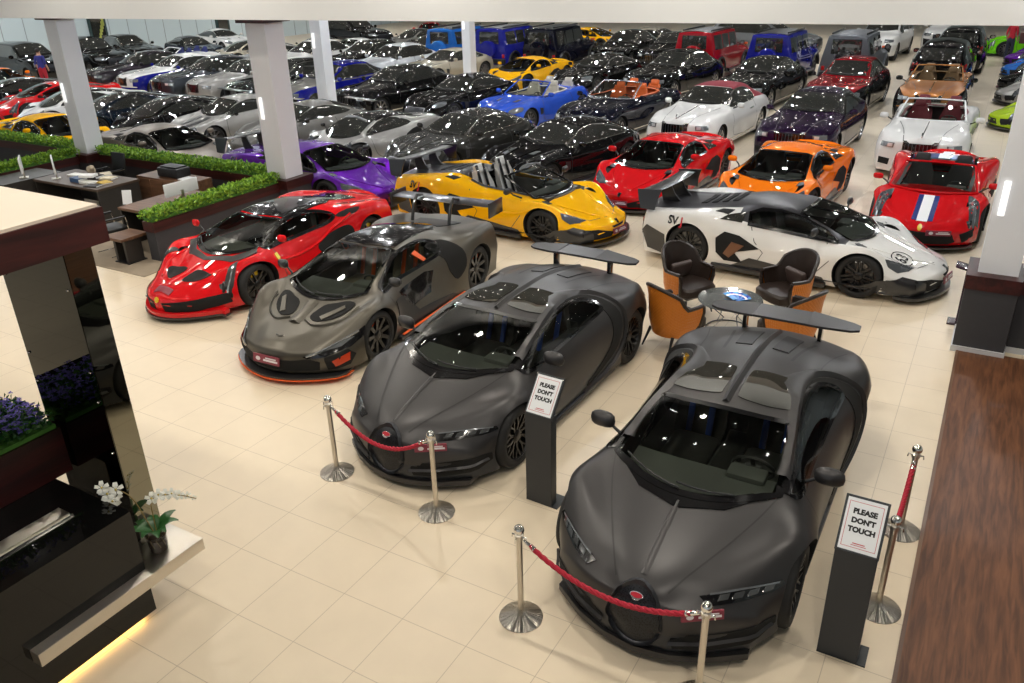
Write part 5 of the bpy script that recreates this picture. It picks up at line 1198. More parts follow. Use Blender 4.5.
def slab(name, x0, x1, y0, y1, z0, z1, m, parent=None, bev=0., kind=None):
    b = MB(); b.box(x0, x1, y0, y1, z0, z1, 0, bev); return b.build(name, m, parent, bev > 0, kind=kind)
slab('floor', -38.3, 16, -9, 64, -.12, 0, M_FLOOR, kind='structure')
slab('floor_wood', 7.68, 13, -9, 7.32, 0.0, .02, M_WOODF, kind='structure').name = 'floor_wood'
slab('trim_1', 7.655, 7.685, -9, 7.32, 0.0, .025, wood_mat('threshold_wood', (.10, .05, .03), (.2, .11, .06), 2.), kind='structure')
slab('floor_office', -20, -4.45, 4.27, 8.12, 0.0, .012, M_OFFF, kind='structure')
w = MB(); w.box(-38.3, -38, -9, 64, 0, 6.72)
for i in range(58): w.box(-38, -37.98, -8 + i * 1.25, -7.97 + i * 1.25, 0, 7.0, 1)
w.build('wall_left', [M_WALLP, mat('wall_joint', (.32, .36, .38), .6)], None, False, kind='structure')
w = MB(); w.box(-38.3, 16, 64, 64.3, 0, 6.72)
w.build('wall_back', M_WALLP, None, False, kind='structure')
slab('ceiling', -38.3, 16.3, -9, 64.3, 6.72, 6.85, mat('dark_grey_ceiling', (.10, .10, .105), .8), kind='structure')
slab('wall_right', 16, 16.3, -9, 64, 0, 6.72, M_WALLP, kind='structure')
w = MB(); w.box(-38.0, -37.9, 26.95, 28.05, .0, 6.0, 0); w.box(-37.9, -37.88, 27.08, 27.92, .1, 5.9, 1)
for i in range(9): w.box(-37.88, -37.87, 27.2 + .07 * i, 27.26 + .08 * i, .5 + .16 * i, .62 + .2 * i, 2)  # small yellow-green panes rising across the dark glass
w.build('window_1', [mat('dark_teal_frame', (.02, .05, .05), .4), M_GLASSD, mat('yellow_green_pane', (.45, .48, .10), .5)], None, False, kind='structure')
w = MB(); w.box(-38.0, -37.9, 36.05, 37.15, 0, 2.7, 0); w.box(-37.9, -37.88, 36.2, 37.0, .1, 2.55, 1); w.build('door_1', [mat('dark_teal_frame', (.02, .05, .05)), M_GLASSD], None, False, kind='structure')
# white bulkhead beam across the hall, a little askew
def skew_beam(name, z0, z1, m, off, th):
    a = Vector((-22.5, 5.2, 0)); b_ = Vector((15, 8.25, 0)); d = (b_ - a).normalized(); n = Vector((-d.y, d.x, 0))
    p = [a + n * off, b_ + n * off, b_ + n * (off + th), a + n * (off + th)]
    b = MB(); b.prism([(q.x, q.y) for q in p], z0, z1); return b.build(name, m, None, False, kind='structure')
skew_beam('trim_2', 3.905, 6.6, mat('bulkhead_cream', (.72, .735, .745), .6), 0, .35)

# columns
def column(x0, x1, y0, y1, z0, lx, name, ped=True, zped=.74, lamp_face='s', lz=1.95):
    o = slab(name, x0, x1, y0, y1, z0, 6.6, M_WHITEC, kind='structure')
    if ped:
        g = .13
        b = MB(); b.box(x0 - g, x1 + g, y0 - g, y1 + g, 0, z0 - .18, 0); b.box(x0 - g - .02, x1 + g + .02, y0 - g - .02, y1 + g + .02, z0 - .18, z0, 1)
        b.build('column_base', [M_GREYP, M_MAHOG], o, False)
    b = MB(); b.box(x0 - .12, x1 + .10, y0 - .12, y1 + .10, 3.745, 3.86); b.build('column_cap', M_MAHOG, o, False)
    b = MB(); b.box(lx - .035, lx + .035, y0 - .035, y0 - .002, lz, lz + .42, 0, .01)
    lo = b.build('wall_light', mat('wall_light_glow', (.9, .9, .9), .4, emit=(1, .98, .95), es=.9), None)
    return o, lo
_, l1 = column(-5.24, -4.74, 8.09, 8.58, .78, -5.12, 'pillar', zped=.78)
tag(l1, 'slim white light strip on the white pillar behind the red hypercar', 'light')
_, l2 = column(-11.42, -10.98, 7.95, 8.40, .78, -11.32, 'pillar', zped=.78)
tag(l2, 'slim white light strip on the leftmost white pillar', 'light')
_, l3 = column(-10.92, -10.52, 15.9, 16.3, .05, -10.82, 'pillar', lz=2.4)
tag(l3, 'slim white light strip on the pillar among the dark blue and black cars', 'light')
_, l4 = column(-10.92, -10.56, 24.2, 24.6, .05, -10.82, 'pillar', lz=2.3)
tag(l4, 'slim white light strip on the pillar beside the light blue off-road wagon', 'light')
o5, l5 = column(7.70, 8.14, 7.42, 7.86, 1.04, 7.80, 'pillar', ped=False, lz=1.78)
tag(l5, 'slim white light strip on the white pillar at the right edge', 'light')
for o in COL.objects:
    if o.name.startswith('pillar'): o.name = o.name.replace('pillar', 'wall_column')
# right hand pedestal walls
b = MB(); b.box(7.60, 8.18, 7.26, 7.98, .08, .86, 0); b.box(7.585, 8.195, 7.245, 8.0, .86, 1.04, 1); b.box(7.585, 8.195, 7.235, 7.98, 0, .08, 2)
M_ALU = mat('aluminium_skirting', (.62, .63, .66), .5, .2)
b.build('wall_pedestal', [M_GREYP, M_MAHOG, M_ALU], None, False, kind='structure')
b = MB(); b.box(8.20, 10.5, 7.50, 7.98, .08, .80, 0); b.box(8.20, 10.5, 7.48, 8.0, .80, .98, 1); b.box(8.20, 10.5, 7.49, 7.98, 0, .08, 2)
b.build('wall_right_low', [M_GREYP, M_MAHOG, M_ALU], None, False, kind='structure')

# ------------------------------------------------------------------ planter walls with clipped greenery
M_LEAF = mat('bright_leaves', (.25, .44, .035), .55, noise=.45, nscale=30); M_LEAF2 = mat('dark_leaves', (.06, .19, .02), .6, noise=.3)
M_LEAF3 = mat('deep_green_leaves', (.015, .085, .015), .35, noise=.3)
def foliage(x0, x1, y0, y1, z0, z1, n, rnd, mi=2, size=.035):
    b = MB()
    for i in range(n):
        x = rnd.uniform(x0, x1); y = rnd.uniform(y0, y1); h = z0 + (z1 - z0) * rnd.random() ** .6
        d = Vector((rnd.gauss(0, 1), rnd.gauss(0, 1), abs(rnd.gauss(.4, .8)))).normalized(); s = d.cross(Vector((rnd.gauss(0, 1), rnd.gauss(0, 1), rnd.gauss(0, 1)))).normalized()
        L = size * rnd.uniform(.7, 1.4); p = Vector((x, y, h)); q = p + d * L; w_ = L * .32; u = s.cross(d) * L * .12
        b.add([p, p + d * L * .5 + s * w_ + u, q, p + d * L * .5 - s * w_ + u], [(0, 1, 2), (0, 2, 3)], rnd.choice((0, 0, 0, 1)))
    return b
def planter(x0, x1, y0, y1, z, label, hl, n, along):
    t = empty('planter_wall', ((x0 + x1) / 2, (y0 + y1) / 2, 0)); cx, cy = t.location[0], t.location[1]
    b = MB(); b.box(x0 - cx, x1 - cx, y0 - cy, y1 - cy, 0.012, z - .20); b.build('panel', M_GREYP, t, False)
    b = MB(); b.box(x0 - cx - .02, x1 - cx + .02, y0 - cy - .02, y1 - cy + .02, z - .20, z - .02); b.build('trough', M_MAHOG if along else M_MAHOGX, t, False)
    tag(t, label, 'planter', 'low planter walls around the office')
    rnd = random.Random(int(abs(x0 * 31 + y0 * 7)))
    h = foliage(x0 - .05, x1 + .05, y0 - .05, y1 + .05, z - .02, z + .16, n, rnd, size=.06)
    h.box(x0 + .01, x1 - .01, y0 + .01, y1 - .01, z - .02, z + .04, 1)
    o = h.build('hedge', [M_LEAF, M_LEAF2], None, False); tag(o, hl, 'hedge', 'clipped green hedges in the planters')
planter(-5.08, -4.84, 4.93, 7.94, .74, 'grey planter wall with dark mahogany trough right beside the red hypercar', 'bright green hedge strip beside the red hypercar', 3800, True)
planter(-10.85, -5.50, 8.14, 8.38, .76, 'grey planter wall with mahogany trough behind the office cabinet', 'bright green hedge strip in front of the grey and purple supercars', 5200, False)
planter(-11.38, -11.14, 4.6, 7.76, .76, 'planter wall running from the leftmost white pillar toward the desk with papers', 'bright green hedge strip running left from the leftmost pillar', 3600, True)
planter(-19.5, -11.76, 8.14, 8.38, .78, 'planter wall at the left edge in front of the yellow supercar', 'bright green hedge strip in front of the yellow supercar at the left edge', 5200, False)

# ------------------------------------------------------------------ stanchions and ropes
_m = mat('radial_brushed_steel', (.60, .56, .50), .28, 1.)
_nt = _m.node_tree; _tc = _nt.nodes.new('ShaderNodeTexCoord'); _sx = _nt.nodes.new('ShaderNodeSeparateXYZ'); _at = _nt.nodes.new('ShaderNodeMath'); _at.operation = 'ARCTAN2'
_nz = _nt.nodes.new('ShaderNodeTexNoise'); _nz.inputs['Scale'].default_value = 9; _nz.inputs['Detail'].default_value = 2; _cb = _nt.nodes.new('ShaderNodeCombineXYZ')
_bp = _nt.nodes.new('ShaderNodeBump'); _bp.inputs['Strength'].default_value = .9; _bp.inputs['Distance'].default_value = .05
_nt.links.new(_tc.outputs['Object'], _sx.inputs[0]); _nt.links.new(_sx.outputs[0], _at.inputs[0]); _nt.links.new(_sx.outputs[1], _at.inputs[1]); _nt.links.new(_at.outputs[0], _cb.inputs[0])
_nt.links.new(_cb.outputs[0], _nz.inputs['Vector']); _nt.links.new(_nz.outputs['Fac'], _bp.inputs['Height']); _nt.links.new(_bp.outputs['Normal'], _nt.nodes['Principled BSDF'].inputs['Normal'])
M_ROPE = mat('red_rope', srgb(168, 16, 44), .7, noise=.3, nscale=80)
def make_stanchion():
    t = empty('stanchion_post')
    b = MB(); b.lathe([(.172, 0), (.175, .008), (.165, .016), (.06, .052), (.03, .075), (.026, .09)], 40); b.build('base', MC['radial_brushed_steel'], t, angle=60)
    b = MB(); b.lathe([(.024, .08), (.024, .775), (.034, .78), (.034, .815), (.022, .825)], 20); b.build('pole', M_STEEL, t)
    b = MB(); b.sphere((0, 0, .858), .042, 18, 12); b.build('ball_top', M_CHROME, t)
    for a in range(4):
        c = MB(); x, y = .045 * math.cos(a * PI / 2), .045 * math.sin(a * PI / 2)
        c.tube([(x * .6, y * .6, .80), (x * 1.3, y * 1.3, .805), (x * 1.4, y * 1.4, .775)], .006, 6); c.build('hook', M_CHROME, t)
    return t
posts = [((2.36, 1.34), 'steel stanchion left of the front hypercar pair, first post from the left'), ((3.65, 1.27), 'steel stanchion in front of the left matte grey hypercar nose'),
         ((5.02, .47), 'steel stanchion left of the nearest matte grey hypercar nose'), ((6.50, .36), 'steel stanchion cut off by the bottom edge of the picture'),
         ((7.49, 3.02), 'steel stanchion standing farther back beside the wood floor'), ((7.46, 1.90), 'steel stanchion right behind the right sign stand')]
proto = make_stanchion()
for i, (p, l) in enumerate(posts):
    o = proto if i == 0 else copy_thing(proto)
    o.location = (p[0], p[1], 0 if i < 4 else 0); tag(o, l, 'stanchion', 'steel stanchions around the front cars')
def rope(a, b, sag, label, za=.78, zb=.78):
    t = empty('barrier_rope', ((a[0] + b[0]) / 2, (a[1] + b[1]) / 2, 0)); c = Vector(t.location)
    A = Vector((a[0], a[1], za)) - c; B = Vector((b[0], b[1], zb)) - c; d = (B - A).normalized(); L = []
    A2 = A + d * .10; B2 = B - d * .10
    n = 90
    for i in range(n + 1):
        u = i / n; p = A2.lerp(B2, u); p.z -= sag * 4 * u * (1 - u) + .03; L.append(p)
    # three twisted strands
    m = MB()
    for s in range(3):
        P = []
        for i, p in enumerate(L):
            an = i * .55 + s * 2 * PI / 3; P.append(p + Vector((-d.y * math.cos(an) * .010, d.x * math.cos(an) * .010, math.sin(an) * .010)))
        m.tube(P, .0125, 6)
    m.build('rope', M_ROPE, t, angle=80)
    for e, q in ((A + d * .04, L[0]), (B - d * .04, L[-1])):
        m = MB(); m.cyl(e, q + (q - e) * .6, .009, .022, 12); m.build('end_hook', M_CHROME, t)
    tag(t, label, 'rope', 'red barrier ropes')
rope(posts[0][0], posts[1][0], .22, 'red twisted rope hanging in front of the left matte grey hypercar')
rope(posts[2][0], posts[3][0], .18, 'red twisted rope hanging in front of the nearest matte grey hypercar')
rope(posts[4][0], posts[5][0], .12, 'red twisted rope beside the wood floor at the right')

# ------------------------------------------------------------------ sign stands
M_SIGN = mat('anthracite_stand', (.022, .026, .032), .45); M_PAPER = mat('white_paper', (.80, .82, .84), .5)
M_TXT = mat('black_print', (.012, .012, .014), .6); M_ACR = mat('acrylic_edge', (.25, .27, .3), .1, .2, .6)
def flat_text(txt, size, M, m, parent, name, bold=.0, align='CENTER', ls=1.0):
    cu = bpy.data.curves.new(name, 'FONT'); cu.body = txt; cu.size = size; cu.align_x = align; cu.align_y = 'CENTER'; cu.offset = bold; cu.extrude = .0008; cu.resolution_u = 3; cu.space_line = ls
    o = bpy.data.objects.new(name, cu); COL.objects.link(o)
    me = bpy.data.meshes.new_from_object(o.evaluated_get(bpy.context.evaluated_depsgraph_get())); bpy.data.objects.remove(o)
    me.materials.clear(); me.materials.append(m); me.transform(M); me.name = name
    r = bpy.data.objects.new(name, me); COL.objects.link(r); r.parent = parent
    return r
def sign_stand(x, y, a, label):
    t = empty('sign_stand', (x, y, 0), rad(a)); tag(t, label, 'sign', 'grey sign stands')
    b = MB(); b.box(-.14, .14, -.05, .05, 0, .97, 0, .004); b.build('pedestal', M_SIGN, t, False)
    b = MB(); b.box(-.14, .20, -.05, .16, 0, .012); b.build('foot_plate', M_SIGN, t, False)
    M = Matrix.Translation((0, -.05, .96)) @ Matrix.Rotation(rad(52), 4, 'X')
    b = MB(); b.box(-.145, .145, 0, .40, -.03, 0, 0, .003, M); p = b.build('display_panel', M_SIGN, t, False)
    b = MB(); b.box(-.128, .128, .018, .382, .001, .005, 0, 0, M); b.build('paper', M_PAPER, p, False)
    for i, (w_, h_) in enumerate(((.112, .158),)):
        b = MB()
        for (x0, x1, y0, y1) in ((-w_, w_, .20 - h_, .203 - h_), (-w_, w_, .197 + h_, .20 + h_), (-w_, -w_ + .003, .20 - h_, .20 + h_), (w_ - .003, w_, .20 - h_, .20 + h_)): b.box(x0, x1, y0, y1, .005, .0062, 0, 0, M)
        b.build('print_border', M_PRINTRED, p, False)
    T = M @ Matrix.Translation((0, 0, .0055))
    flat_text("PLEASE\nDON'T\nTOUCH", .050, T @ Matrix.Translation((0, .228, 0)), M_TXT, p, 'print_lettering', .0030, ls=1.28)
    b = MB(); b.box(-.04, .04, .070, .076, .005, .0062, 0, 0, M); b.box(-.05, .05, .058, .062, .005, .0062, 0, 0, M); b.build('print_small_lines', M_PRINTRED, p, False)
    for sx in (-1, 1):
        for yy in (.012, .388):
            b = MB(); b.lathe([(.006, 0), (.006, .008)], 10, M=M @ Matrix.Translation((sx * .134, yy, 0))); b.build('screw', M_CHROME, p)
sign_stand(4.44, 1.90, -3, "sign stand reading PLEASE DON'T TOUCH between the two matte grey hypercars")
sign_stand(7.27, 1.27, 0, "sign stand reading PLEASE DON'T TOUCH at the right beside the wood floor")

# ------------------------------------------------------------------ lounge: four tub chairs and a round glass table
M_ORL = mat('orange_quilted_leather', srgb(206, 120, 34), .45); M_SEATL = mat('dark_brown_leather', (.022, .014, .011), .38, noise=.2)
nt = M_ORL.node_tree; _b = nt.nodes['Principled BSDF']; _tc = nt.nodes.new('ShaderNodeTexCoord'); _mp = nt.nodes.new('ShaderNodeMapping'); _mp.inputs['Rotation'].default_value = (0, rad(45), 0)
_ck = nt.nodes.new('ShaderNodeTexVoronoi'); _ck.inputs['Scale'].default_value = 32; _ck.inputs['Randomness'].default_value = 0
_bp = nt.nodes.new('ShaderNodeBump'); _bp.inputs['Strength'].default_value = .6; _bp.inputs['Distance'].default_value = .02
nt.links.new(_tc.outputs['Object'], _mp.inputs[0]); nt.links.new(_mp.outputs[0], _ck.inputs['Vector']); nt.links.new(_ck.outputs['Distance'], _bp.inputs['Height']); nt.links.new(_bp.outputs['Normal'], _b.inputs['Normal'])
def make_tub_chair():
    t = empty('tub_chair')
    n = 25; O = []; I = []
    def prof(a):      # a from -1 (front of one arm) round the back (0) to 1
        th = a * rad(112); x = .33 * math.sin(th); y = .31 * math.cos(th)
        if abs(th) > PI / 2: y = .31 * math.cos(th) * 1.9
        h = .64 + .29 * (max(0, math.cos(th * .95)) ** .8) * (1 if abs(a) < .62 else max(0, 1 - (abs(a) - .62) / .1))
        return x, y, h
    outer, inner, pipe = [], [], []
    for i in range(n):
        a = -1 + 2 * i / (n - 1); x, y, h = prof(a); fl = 1.10
        outer.append([(x * .84, y * .84, .24), (x * .98, y * .98, .42), (x * 1.04, y * 1.06, h * .85), (x * 1.06, y * 1.10 + .02, h)])
        inner.append([(x * .97, y * 1.0 + .015, h), (x * .92, y * .95, h * .85), (x * .84, y * .86, .44), (x * .74, y * .74, .26)])
        pipe.append(Vector((x * 1.02, y * 1.06 + .02, h + .006)))
    b = MB(); b.rings(outer, 0, False, False); b.build('shell_back', M_ORL, t, angle=60)
    b = MB(); b.rings([r for r in inner][::-1], 0, False, False); b.build('inner_back', M_SEATL, t, angle=60)
    b = MB(); b.tube(pipe, .026, 8); 
    for e in (outer[0], outer[-1]):
        b.tube([Vector((p[0] * .98, p[1], p[2])) for p in e], .028, 8)
    b.build('armrest_piping', M_SEATL, t)
    b = MB(); _o = [(-.25, -.35), (.25, -.35), (.275, -.05), (.21, .15), (.10, .22), (-.10, .22), (-.21, .15), (-.275, -.05)]; _o = [tuple(p) for p in catmull(_o, 3, True)]
    b.rings([[(p[0] * k_, p[1] * k_, z_) for p in _o] for k_, z_ in ((.90, .30), (1., .33), (1., .42), (.93, .455))]); b.build('seat_cushion', M_SEATL, t)
    b = MB(); M = Matrix.Translation((0, .13, .58)) @ Matrix.Rotation(rad(-72), 4, 'X'); b.box(-.19, .19, -.13, .13, -.045, .045, 0, .04, M, 3); b.build('pillow', mat('pillow_brown', (.06, .04, .035), .45), t)
    b = MB(); b.box(-.19, .19, -.26, .13, .24, .30, 0, .03); b.build('seat_frame', M_TRIM, t)
    for sx in (-1, 1):
        for yy, dy in ((-.26, -.05), (.18, .10)):
            b = MB(); b.cyl((sx * .22, yy, .26), (sx * .26, yy + dy, 0), .022, .011, 10); b.build('leg', M_TRIM, t)
    return t
tc0 = (4.86, 6.60)
chairs = [((4.08, 7.02), 'tub chair with dark seat at the far left of the round table'), ((5.45, 7.38), 'tub chair with dark seat at the far right of the round table'),
          ((4.36, 5.72), 'tub chair seen from behind with orange quilted shell, left of the round table'), ((5.78, 6.22), 'tub chair mostly hidden behind the rear wing of the nearest hypercar')]
pc = make_tub_chair()
for i, (p, l) in enumerate(chairs):
    o = pc if i == 0 else copy_thing(pc)
    dx, dy = tc0[0] - p[0], tc0[1] - p[1]
    place(o, p[0], p[1], math.degrees(math.atan2(dx, -dy)), l, 'chair', 'orange and black tub chairs')
t = empty('round_table', (tc0[0], tc0[1], 0)); tag(t, 'low round table with grey glass top and thin wire legs', 'table')
b = MB(); b.lathe([(.43, .44), (.435, .448), (.43, .456)], 48); b.build('table_top', mat('grey_glass_top', (.10, .11, .11), .08, 0, .8), t)
for k in range(4):
    a = PI / 4 + k * PI / 2; b = MB(); b.tube([(.34 * math.cos(a), .34 * math.sin(a), .44), (.12 * math.cos(a + .5), .12 * math.sin(a + .5), .22), (.30 * math.cos(a), .30 * math.sin(a), .0)], .009, 6); b.build('leg', M_RIMG, t)
b = MB(); b.tube([(.30 * math.cos(a), .30 * math.sin(a), .01) for a in [2 * PI * k / 24 for k in range(25)]], .008, 6); b.build('foot_ring', M_RIMG, t)
# fanned blue leaflets
t = empty('leaflet_fan', (tc0[0] + .08, tc0[1] - .02, .457)); tag(t, 'fan of shiny blue leaflets lying on the round table', 'leaflets')
for k in range(7):
    a = rad(-60 + 20 * k); M = Matrix.Rotation(a, 4, 'Z') @ Matrix.Translation((0, .0, .003 + .002 * k)) @ Matrix.Rotation(rad(8), 4, 'X')
    b = MB(); b.box(-.045, .045, .0, .20, -.001, .001, 0, 0, M); b.box(-.038, .038, .12, .15, .001, .0016, 1, 0, M); b.build('leaflet', [mat('leaflet_blue' if k % 2 else 'leaflet_azure', srgb(28, 70, 180) if k % 2 else srgb(60, 140, 215), .25), M_WHITE], t, False)

# ------------------------------------------------------------------ reception canopy, mirrored column and desk at the left
M_BGLASS = mat('black_glass', (.004, .004, .004), .03, 0, 0, .01, .38); M_MIRR = mat('smoked_mirror', (.24, .235, .19), .02, 1.)
t = empty('reception_canopy', (1.2, -1.6, 3.07)); tag(t, 'cream topped canopy slab with dark mahogany edge above the reception desk', 'canopy')
b = MB(); b.box(-3.0, 1.27, -6.0, 1.03, 0, .24); b.build('edge_fascia', M_MAHOG, t, False)
b = MB(); b.box(-3.0, 1.25, -6.0, 1.01, .24, .26); b.build('cream_top', mat('cream_board', (.74, .64, .53), .6), t, False)
t = empty('mirror_column', (1.72, -.625, 0)); tag(t, 'black mirrored column between the reception desk and its canopy', 'column')
b = MB(); b.box(-.42, .42, -.10, .10, .471, 3.07); b.build('core', M_BGLASS, t, False)
b = MB(); b.box(.422, .43, -.105, .105, .471, 3.065); b.build('smoked_mirror_side', M_MIRR, t, False)
b = MB(); b.box(-.42, .428, -.112, -.102, 1.0, 3.065); b.build('smoked_mirror_front', mat('dark_mirror', (.07, .07, .06), .015, 1.), t, False)
for zz in (1.35, 1.8, 2.05, 2.7):
    for xx in (-.38, .38):
        b = MB(); b.sphere((xx, -.116, zz), .010, 8, 6); b.build('mirror_stud', M_CHROME, t)
t = empty('reception_desk', (1.2, -3, 0)); tag(t, 'glossy black reception desk with lit gap along the floor', 'desk')
b = MB(); b.box(-1.6, 1.22, -3.0, 2.09, .06, 1.02); b.build('black_front', M_BGLASS, t, False)
b = MB(); b.box(-1.5, 1.14, -2.9, 2.02, 0, .06); b.build('plinth', M_TRIM, t, False)
b = MB(); b.box(1.15, 1.18, -2.9, 2.0, .035, .05); b.build('light_strip', mat('warm_led_strip', (1, .8, .4), .5, emit=(1.0, .62, .20), es=10), t, False)
t = slab('wall_shelf', 2.08, 2.52, -1.86, -.43, .36, .47, M_STEEL, bev=.004); t.name = 'bench_shelf'
tag(t, 'brushed steel bench shelf running through the black reception desk', 'shelf')
b = MB(); b.box(1.93, 2.06, -1.75, -1.16, 1.022, 1.05, 0); b.box(2.06, 2.075, -1.75, -1.14, 1.022, 1.035, 1)
tag(b.build('desk_ledge', [M_STEEL, M_CHROME], None, False), 'brushed steel ledge lying on the black reception desk', 'ledge')
t = empty('flower_planter', (1.3, -2.1, 1.022)); tag(t, 'dark red planter box standing on the reception desk', 'planter')
b = MB(); b.box(-.5, .20, -1.3, 1.34, 0, .40, 0); b.build('box', M_MAHOG, t, False)
rnd = random.Random(5)
h = foliage(.84, 1.48, -3.2, -.79, 1.44, 1.56, 4200, rnd, size=.055); h.box(.84, 1.48, -3.3, -.78, 1.424, 1.46, 1)
M_PUR = mat('purple_petals', srgb(110, 100, 190), .6, noise=.4)
for i in range(1500):
    x, y, z = rnd.uniform(.84, 1.50), rnd.uniform(-3.2, -.79), rnd.uniform(1.52, 1.62)
    for k in range(4):
        a = k * PI / 2 + rnd.random(); s = .016; h.add([(x, y, z), (x + s * math.cos(a - .6), y + s * math.sin(a - .6), z + .006), (x + 1.5 * s * math.cos(a), y + 1.5 * s * math.sin(a), z + rnd.uniform(-.01, .01)), (x + s * math.cos(a + .6), y + s * math.sin(a + .6), z + .006)], [(0, 1, 2, 3)], 2)
tag(h.build('purple_flowers', [M_LEAF3, M_LEAF2, M_PUR], None, False), 'bed of small purple flowers beside the mirrored column', 'flowers')
# orchid in a glass pot
t = empty('orchid', (2.325, -.70, .472)); t.scale = (.9, .9, .9); tag(t, 'potted orchid with white blossoms on the steel bench shelf', 'plant')
b = MB(); b.lathe([(.075, .003), (.080, .02), (.088, .17), (.092, .175), (.088, .17), (.080, .16)], 28, cap=False); b.build('glass_pot', M_CLEAR, t)
b = MB(); b.lathe([(.07, .006), (.078, .13)], 24); b.build('bark', mat('orchid_bark', (.06, .025, .012), .9, noise=.5, nscale=60), t)
for k in range(9):
    a = k * 2 * PI / 9; b = MB(); b.tube([(.078 * math.cos(a), .078 * math.sin(a), .15), (.072 * math.cos(a + .3), .072 * math.sin(a + .3), .08), (.06 * math.cos(a + .5), .06 * math.sin(a + .5), .02)], .006, 5); b.build('root', mat('root_tan', (.30, .20, .09), .7), t)
for k in range(8):
    a = k * .83; L = .16 + .05 * (k % 3); b = MB(); R = []
    for i in range(7):
        u = i / 6; wdt = .048 * math.sin(PI * min(.97, u * .9 + .1)) + .004; r = L * u; z = .17 + .10 * math.sin(u * 2.2) + .015 * (k % 2)
        c = Vector((r * math.cos(a), r * math.sin(a), z)); s = Vector((-math.sin(a), math.cos(a), 0)) * wdt
        R.append([c - s + Vector((0, 0, .008)), c, c + s + Vector((0, 0, .008))])
    b.rings(R, 0, False, False); b.build('leaf', M_LEAF3, t, angle=80)
M_STEM = mat('orchid_stem', (.22, .15, .04), .6); M_PET = mat('white_petals', (.82, .82, .74), .6)
def blossom(p, r, d):
    b = MB(); d = Vector(d).normalized(); q = d.to_track_quat('Z', 'Y').to_matrix()
    for k in range(5):
        a = k * 2 * PI / 5 + .3; w_ = .62 if k % 2 else .45
        P = [Vector((0, 0, 0)), Vector((r * .6 * math.cos(a - w_), r * .6 * math.sin(a - w_), r * .14)), Vector((r * math.cos(a - .25), r * math.sin(a - .25), r * .05)), Vector((r * math.cos(a + .25), r * math.sin(a + .25), r * .05)), Vector((r * .6 * math.cos(a + w_), r * .6 * math.sin(a + w_), r * .14))]
        b.add([Vector(p) + q @ v for v in P], [(0, 1, 2, 3, 4)])
    b.sphere(Vector(p) + d * r * .15, r * .16, 8, 6, 1)
    return b.build('blossom', [M_PET, mat('orchid_centre', (.5, .4, .1), .6)], t, False)
s1 = [(0.0, 0, .15), (-.05, -.03, .36), (-.10, -.06, .55), (-.15, -.12, .66), (-.23, -.20, .66)]
s2 = [(.02, 0, .15), (-.02, .03, .32), (-.04, .06, .47), (.02, .12, .52), (.14, .22, .50), (.24, .31, .44)]
for s in (s1, s2):
    b = MB(); b.tube([tuple(p) for p in catmull(s, 6)], .0045, 6); b.build('stem', M_STEM, t)
for p, r in (((-.18, -.14, .68), .066), ((-.22, -.20, .66), .07), ((-.24, -.22, .73), .06), ((-.20, -.16, .59), .066), ((-.17, -.20, .60), .06)): blossom(p, r, (.7, -.6, .5))
for p, r in (((-.04, .07, .50), .06), ((.01, .11, .53), .056), ((.05, .15, .52), .054), ((.10, .18, .53), .05), ((.14, .22, .50), .046), ((.18, .27, .48), .036), ((.22, .30, .45), .026)): blossom(p, r, (.6, -.6, .6))

# ------------------------------------------------------------------ office furniture inside the planter walls
M_DKW = mat('dark_desk_side', (.03, .027, .024), .45)
def desk(name, x0, x1, y0, y1, z, label, cat, mtop=None, side=None, legs=False):
    cx, cy = (x0 + x1) / 2, (y0 + y1) / 2; t = empty(name, (cx, cy, .012)); tag(t, label, cat); z -= .012
    hx, hy = (x1 - x0) / 2, (y1 - y0) / 2
    b = MB(); b.box(-hx, hx, -hy, hy, z - .05, z, 0, .004); b.build('top', mtop or M_WALNUT, t, False)
    if legs:
        for s in (-1, 1): b = MB(); b.box(s * (hx * .55) - .03, s * (hx * .55) + .03, -hy * .6, hy * .6, 0, z - .05); b.build('leg', side or M_DKW, t, False)
        b = MB(); b.box(-hx * .8, hx * .8, -hy * .7, hy * .7, 0, .02); b.build('base_plate', M_TRIM, t, False)
    else:
        b = MB(); b.box(-hx + .02, -hx + .06, -hy + .02, hy - .02, 0, z - .05); b.build('side_panel', side or M_DKW, t, False)
        b = MB(); b.box(hx - .06, hx - .02, -hy + .02, hy - .02, 0, z - .05); b.build('side_panel', side or M_DKW, t, False)
        b = MB(); b.box(-hx + .06, hx - .06, hy - .06, hy - .02, .1, z - .05); b.build('modesty_panel', side or M_DKW, t, False)
    return t
desk('office_desk', -6.22, -5.36, 5.25, 6.75, .75, 'walnut office desk beside the hedge near the red hypercar', 'desk')
desk('side_table', -5.62, -5.14, 4.46, 5.0, .50, 'low square walnut side table at the end of the planter wall', 'table', legs=True)
desk('office_desk', -9.9, -7.75, 5.9, 6.9, .75, 'dark office desk covered with papers and folders at the left', 'desk', mtop=mat('dark_walnut', (.07, .045, .03), .45))
t = empty('cabinet', (-7.35, 7.40, .012)); tag(t, 'walnut low cabinet against the back planter wall', 'cabinet')
b = MB(); b.box(-.80, .88, -.28, .28, 0, .72, 0, .004); b.build('body', M_WALNUT, t, False)
for k in range(4): b = MB(); b.box(-.78 + .415 * k, -.38 + .415 * k, -.295, -.28, .05, .68, 0, .002); b.build('door', M_WALNUT, t, False)
b = MB(); b.box(-7.62, -7.0, 7.25, 7.62, .735, .93, 0, .03); b.box(-7.56, -7.06, 7.29, 7.58, .93, .96, 0, .01); tag(b.build('printer', M_TRIM, None), 'black printer on top of the walnut cabinet', 'printer')
b = MB(); b.box(-6.96, -6.70, 7.22, 7.50, .735, .75, 0); tag(b.build('paper_stack', M_PAPER, None, False), 'sheets of white paper beside the printer', 'papers')
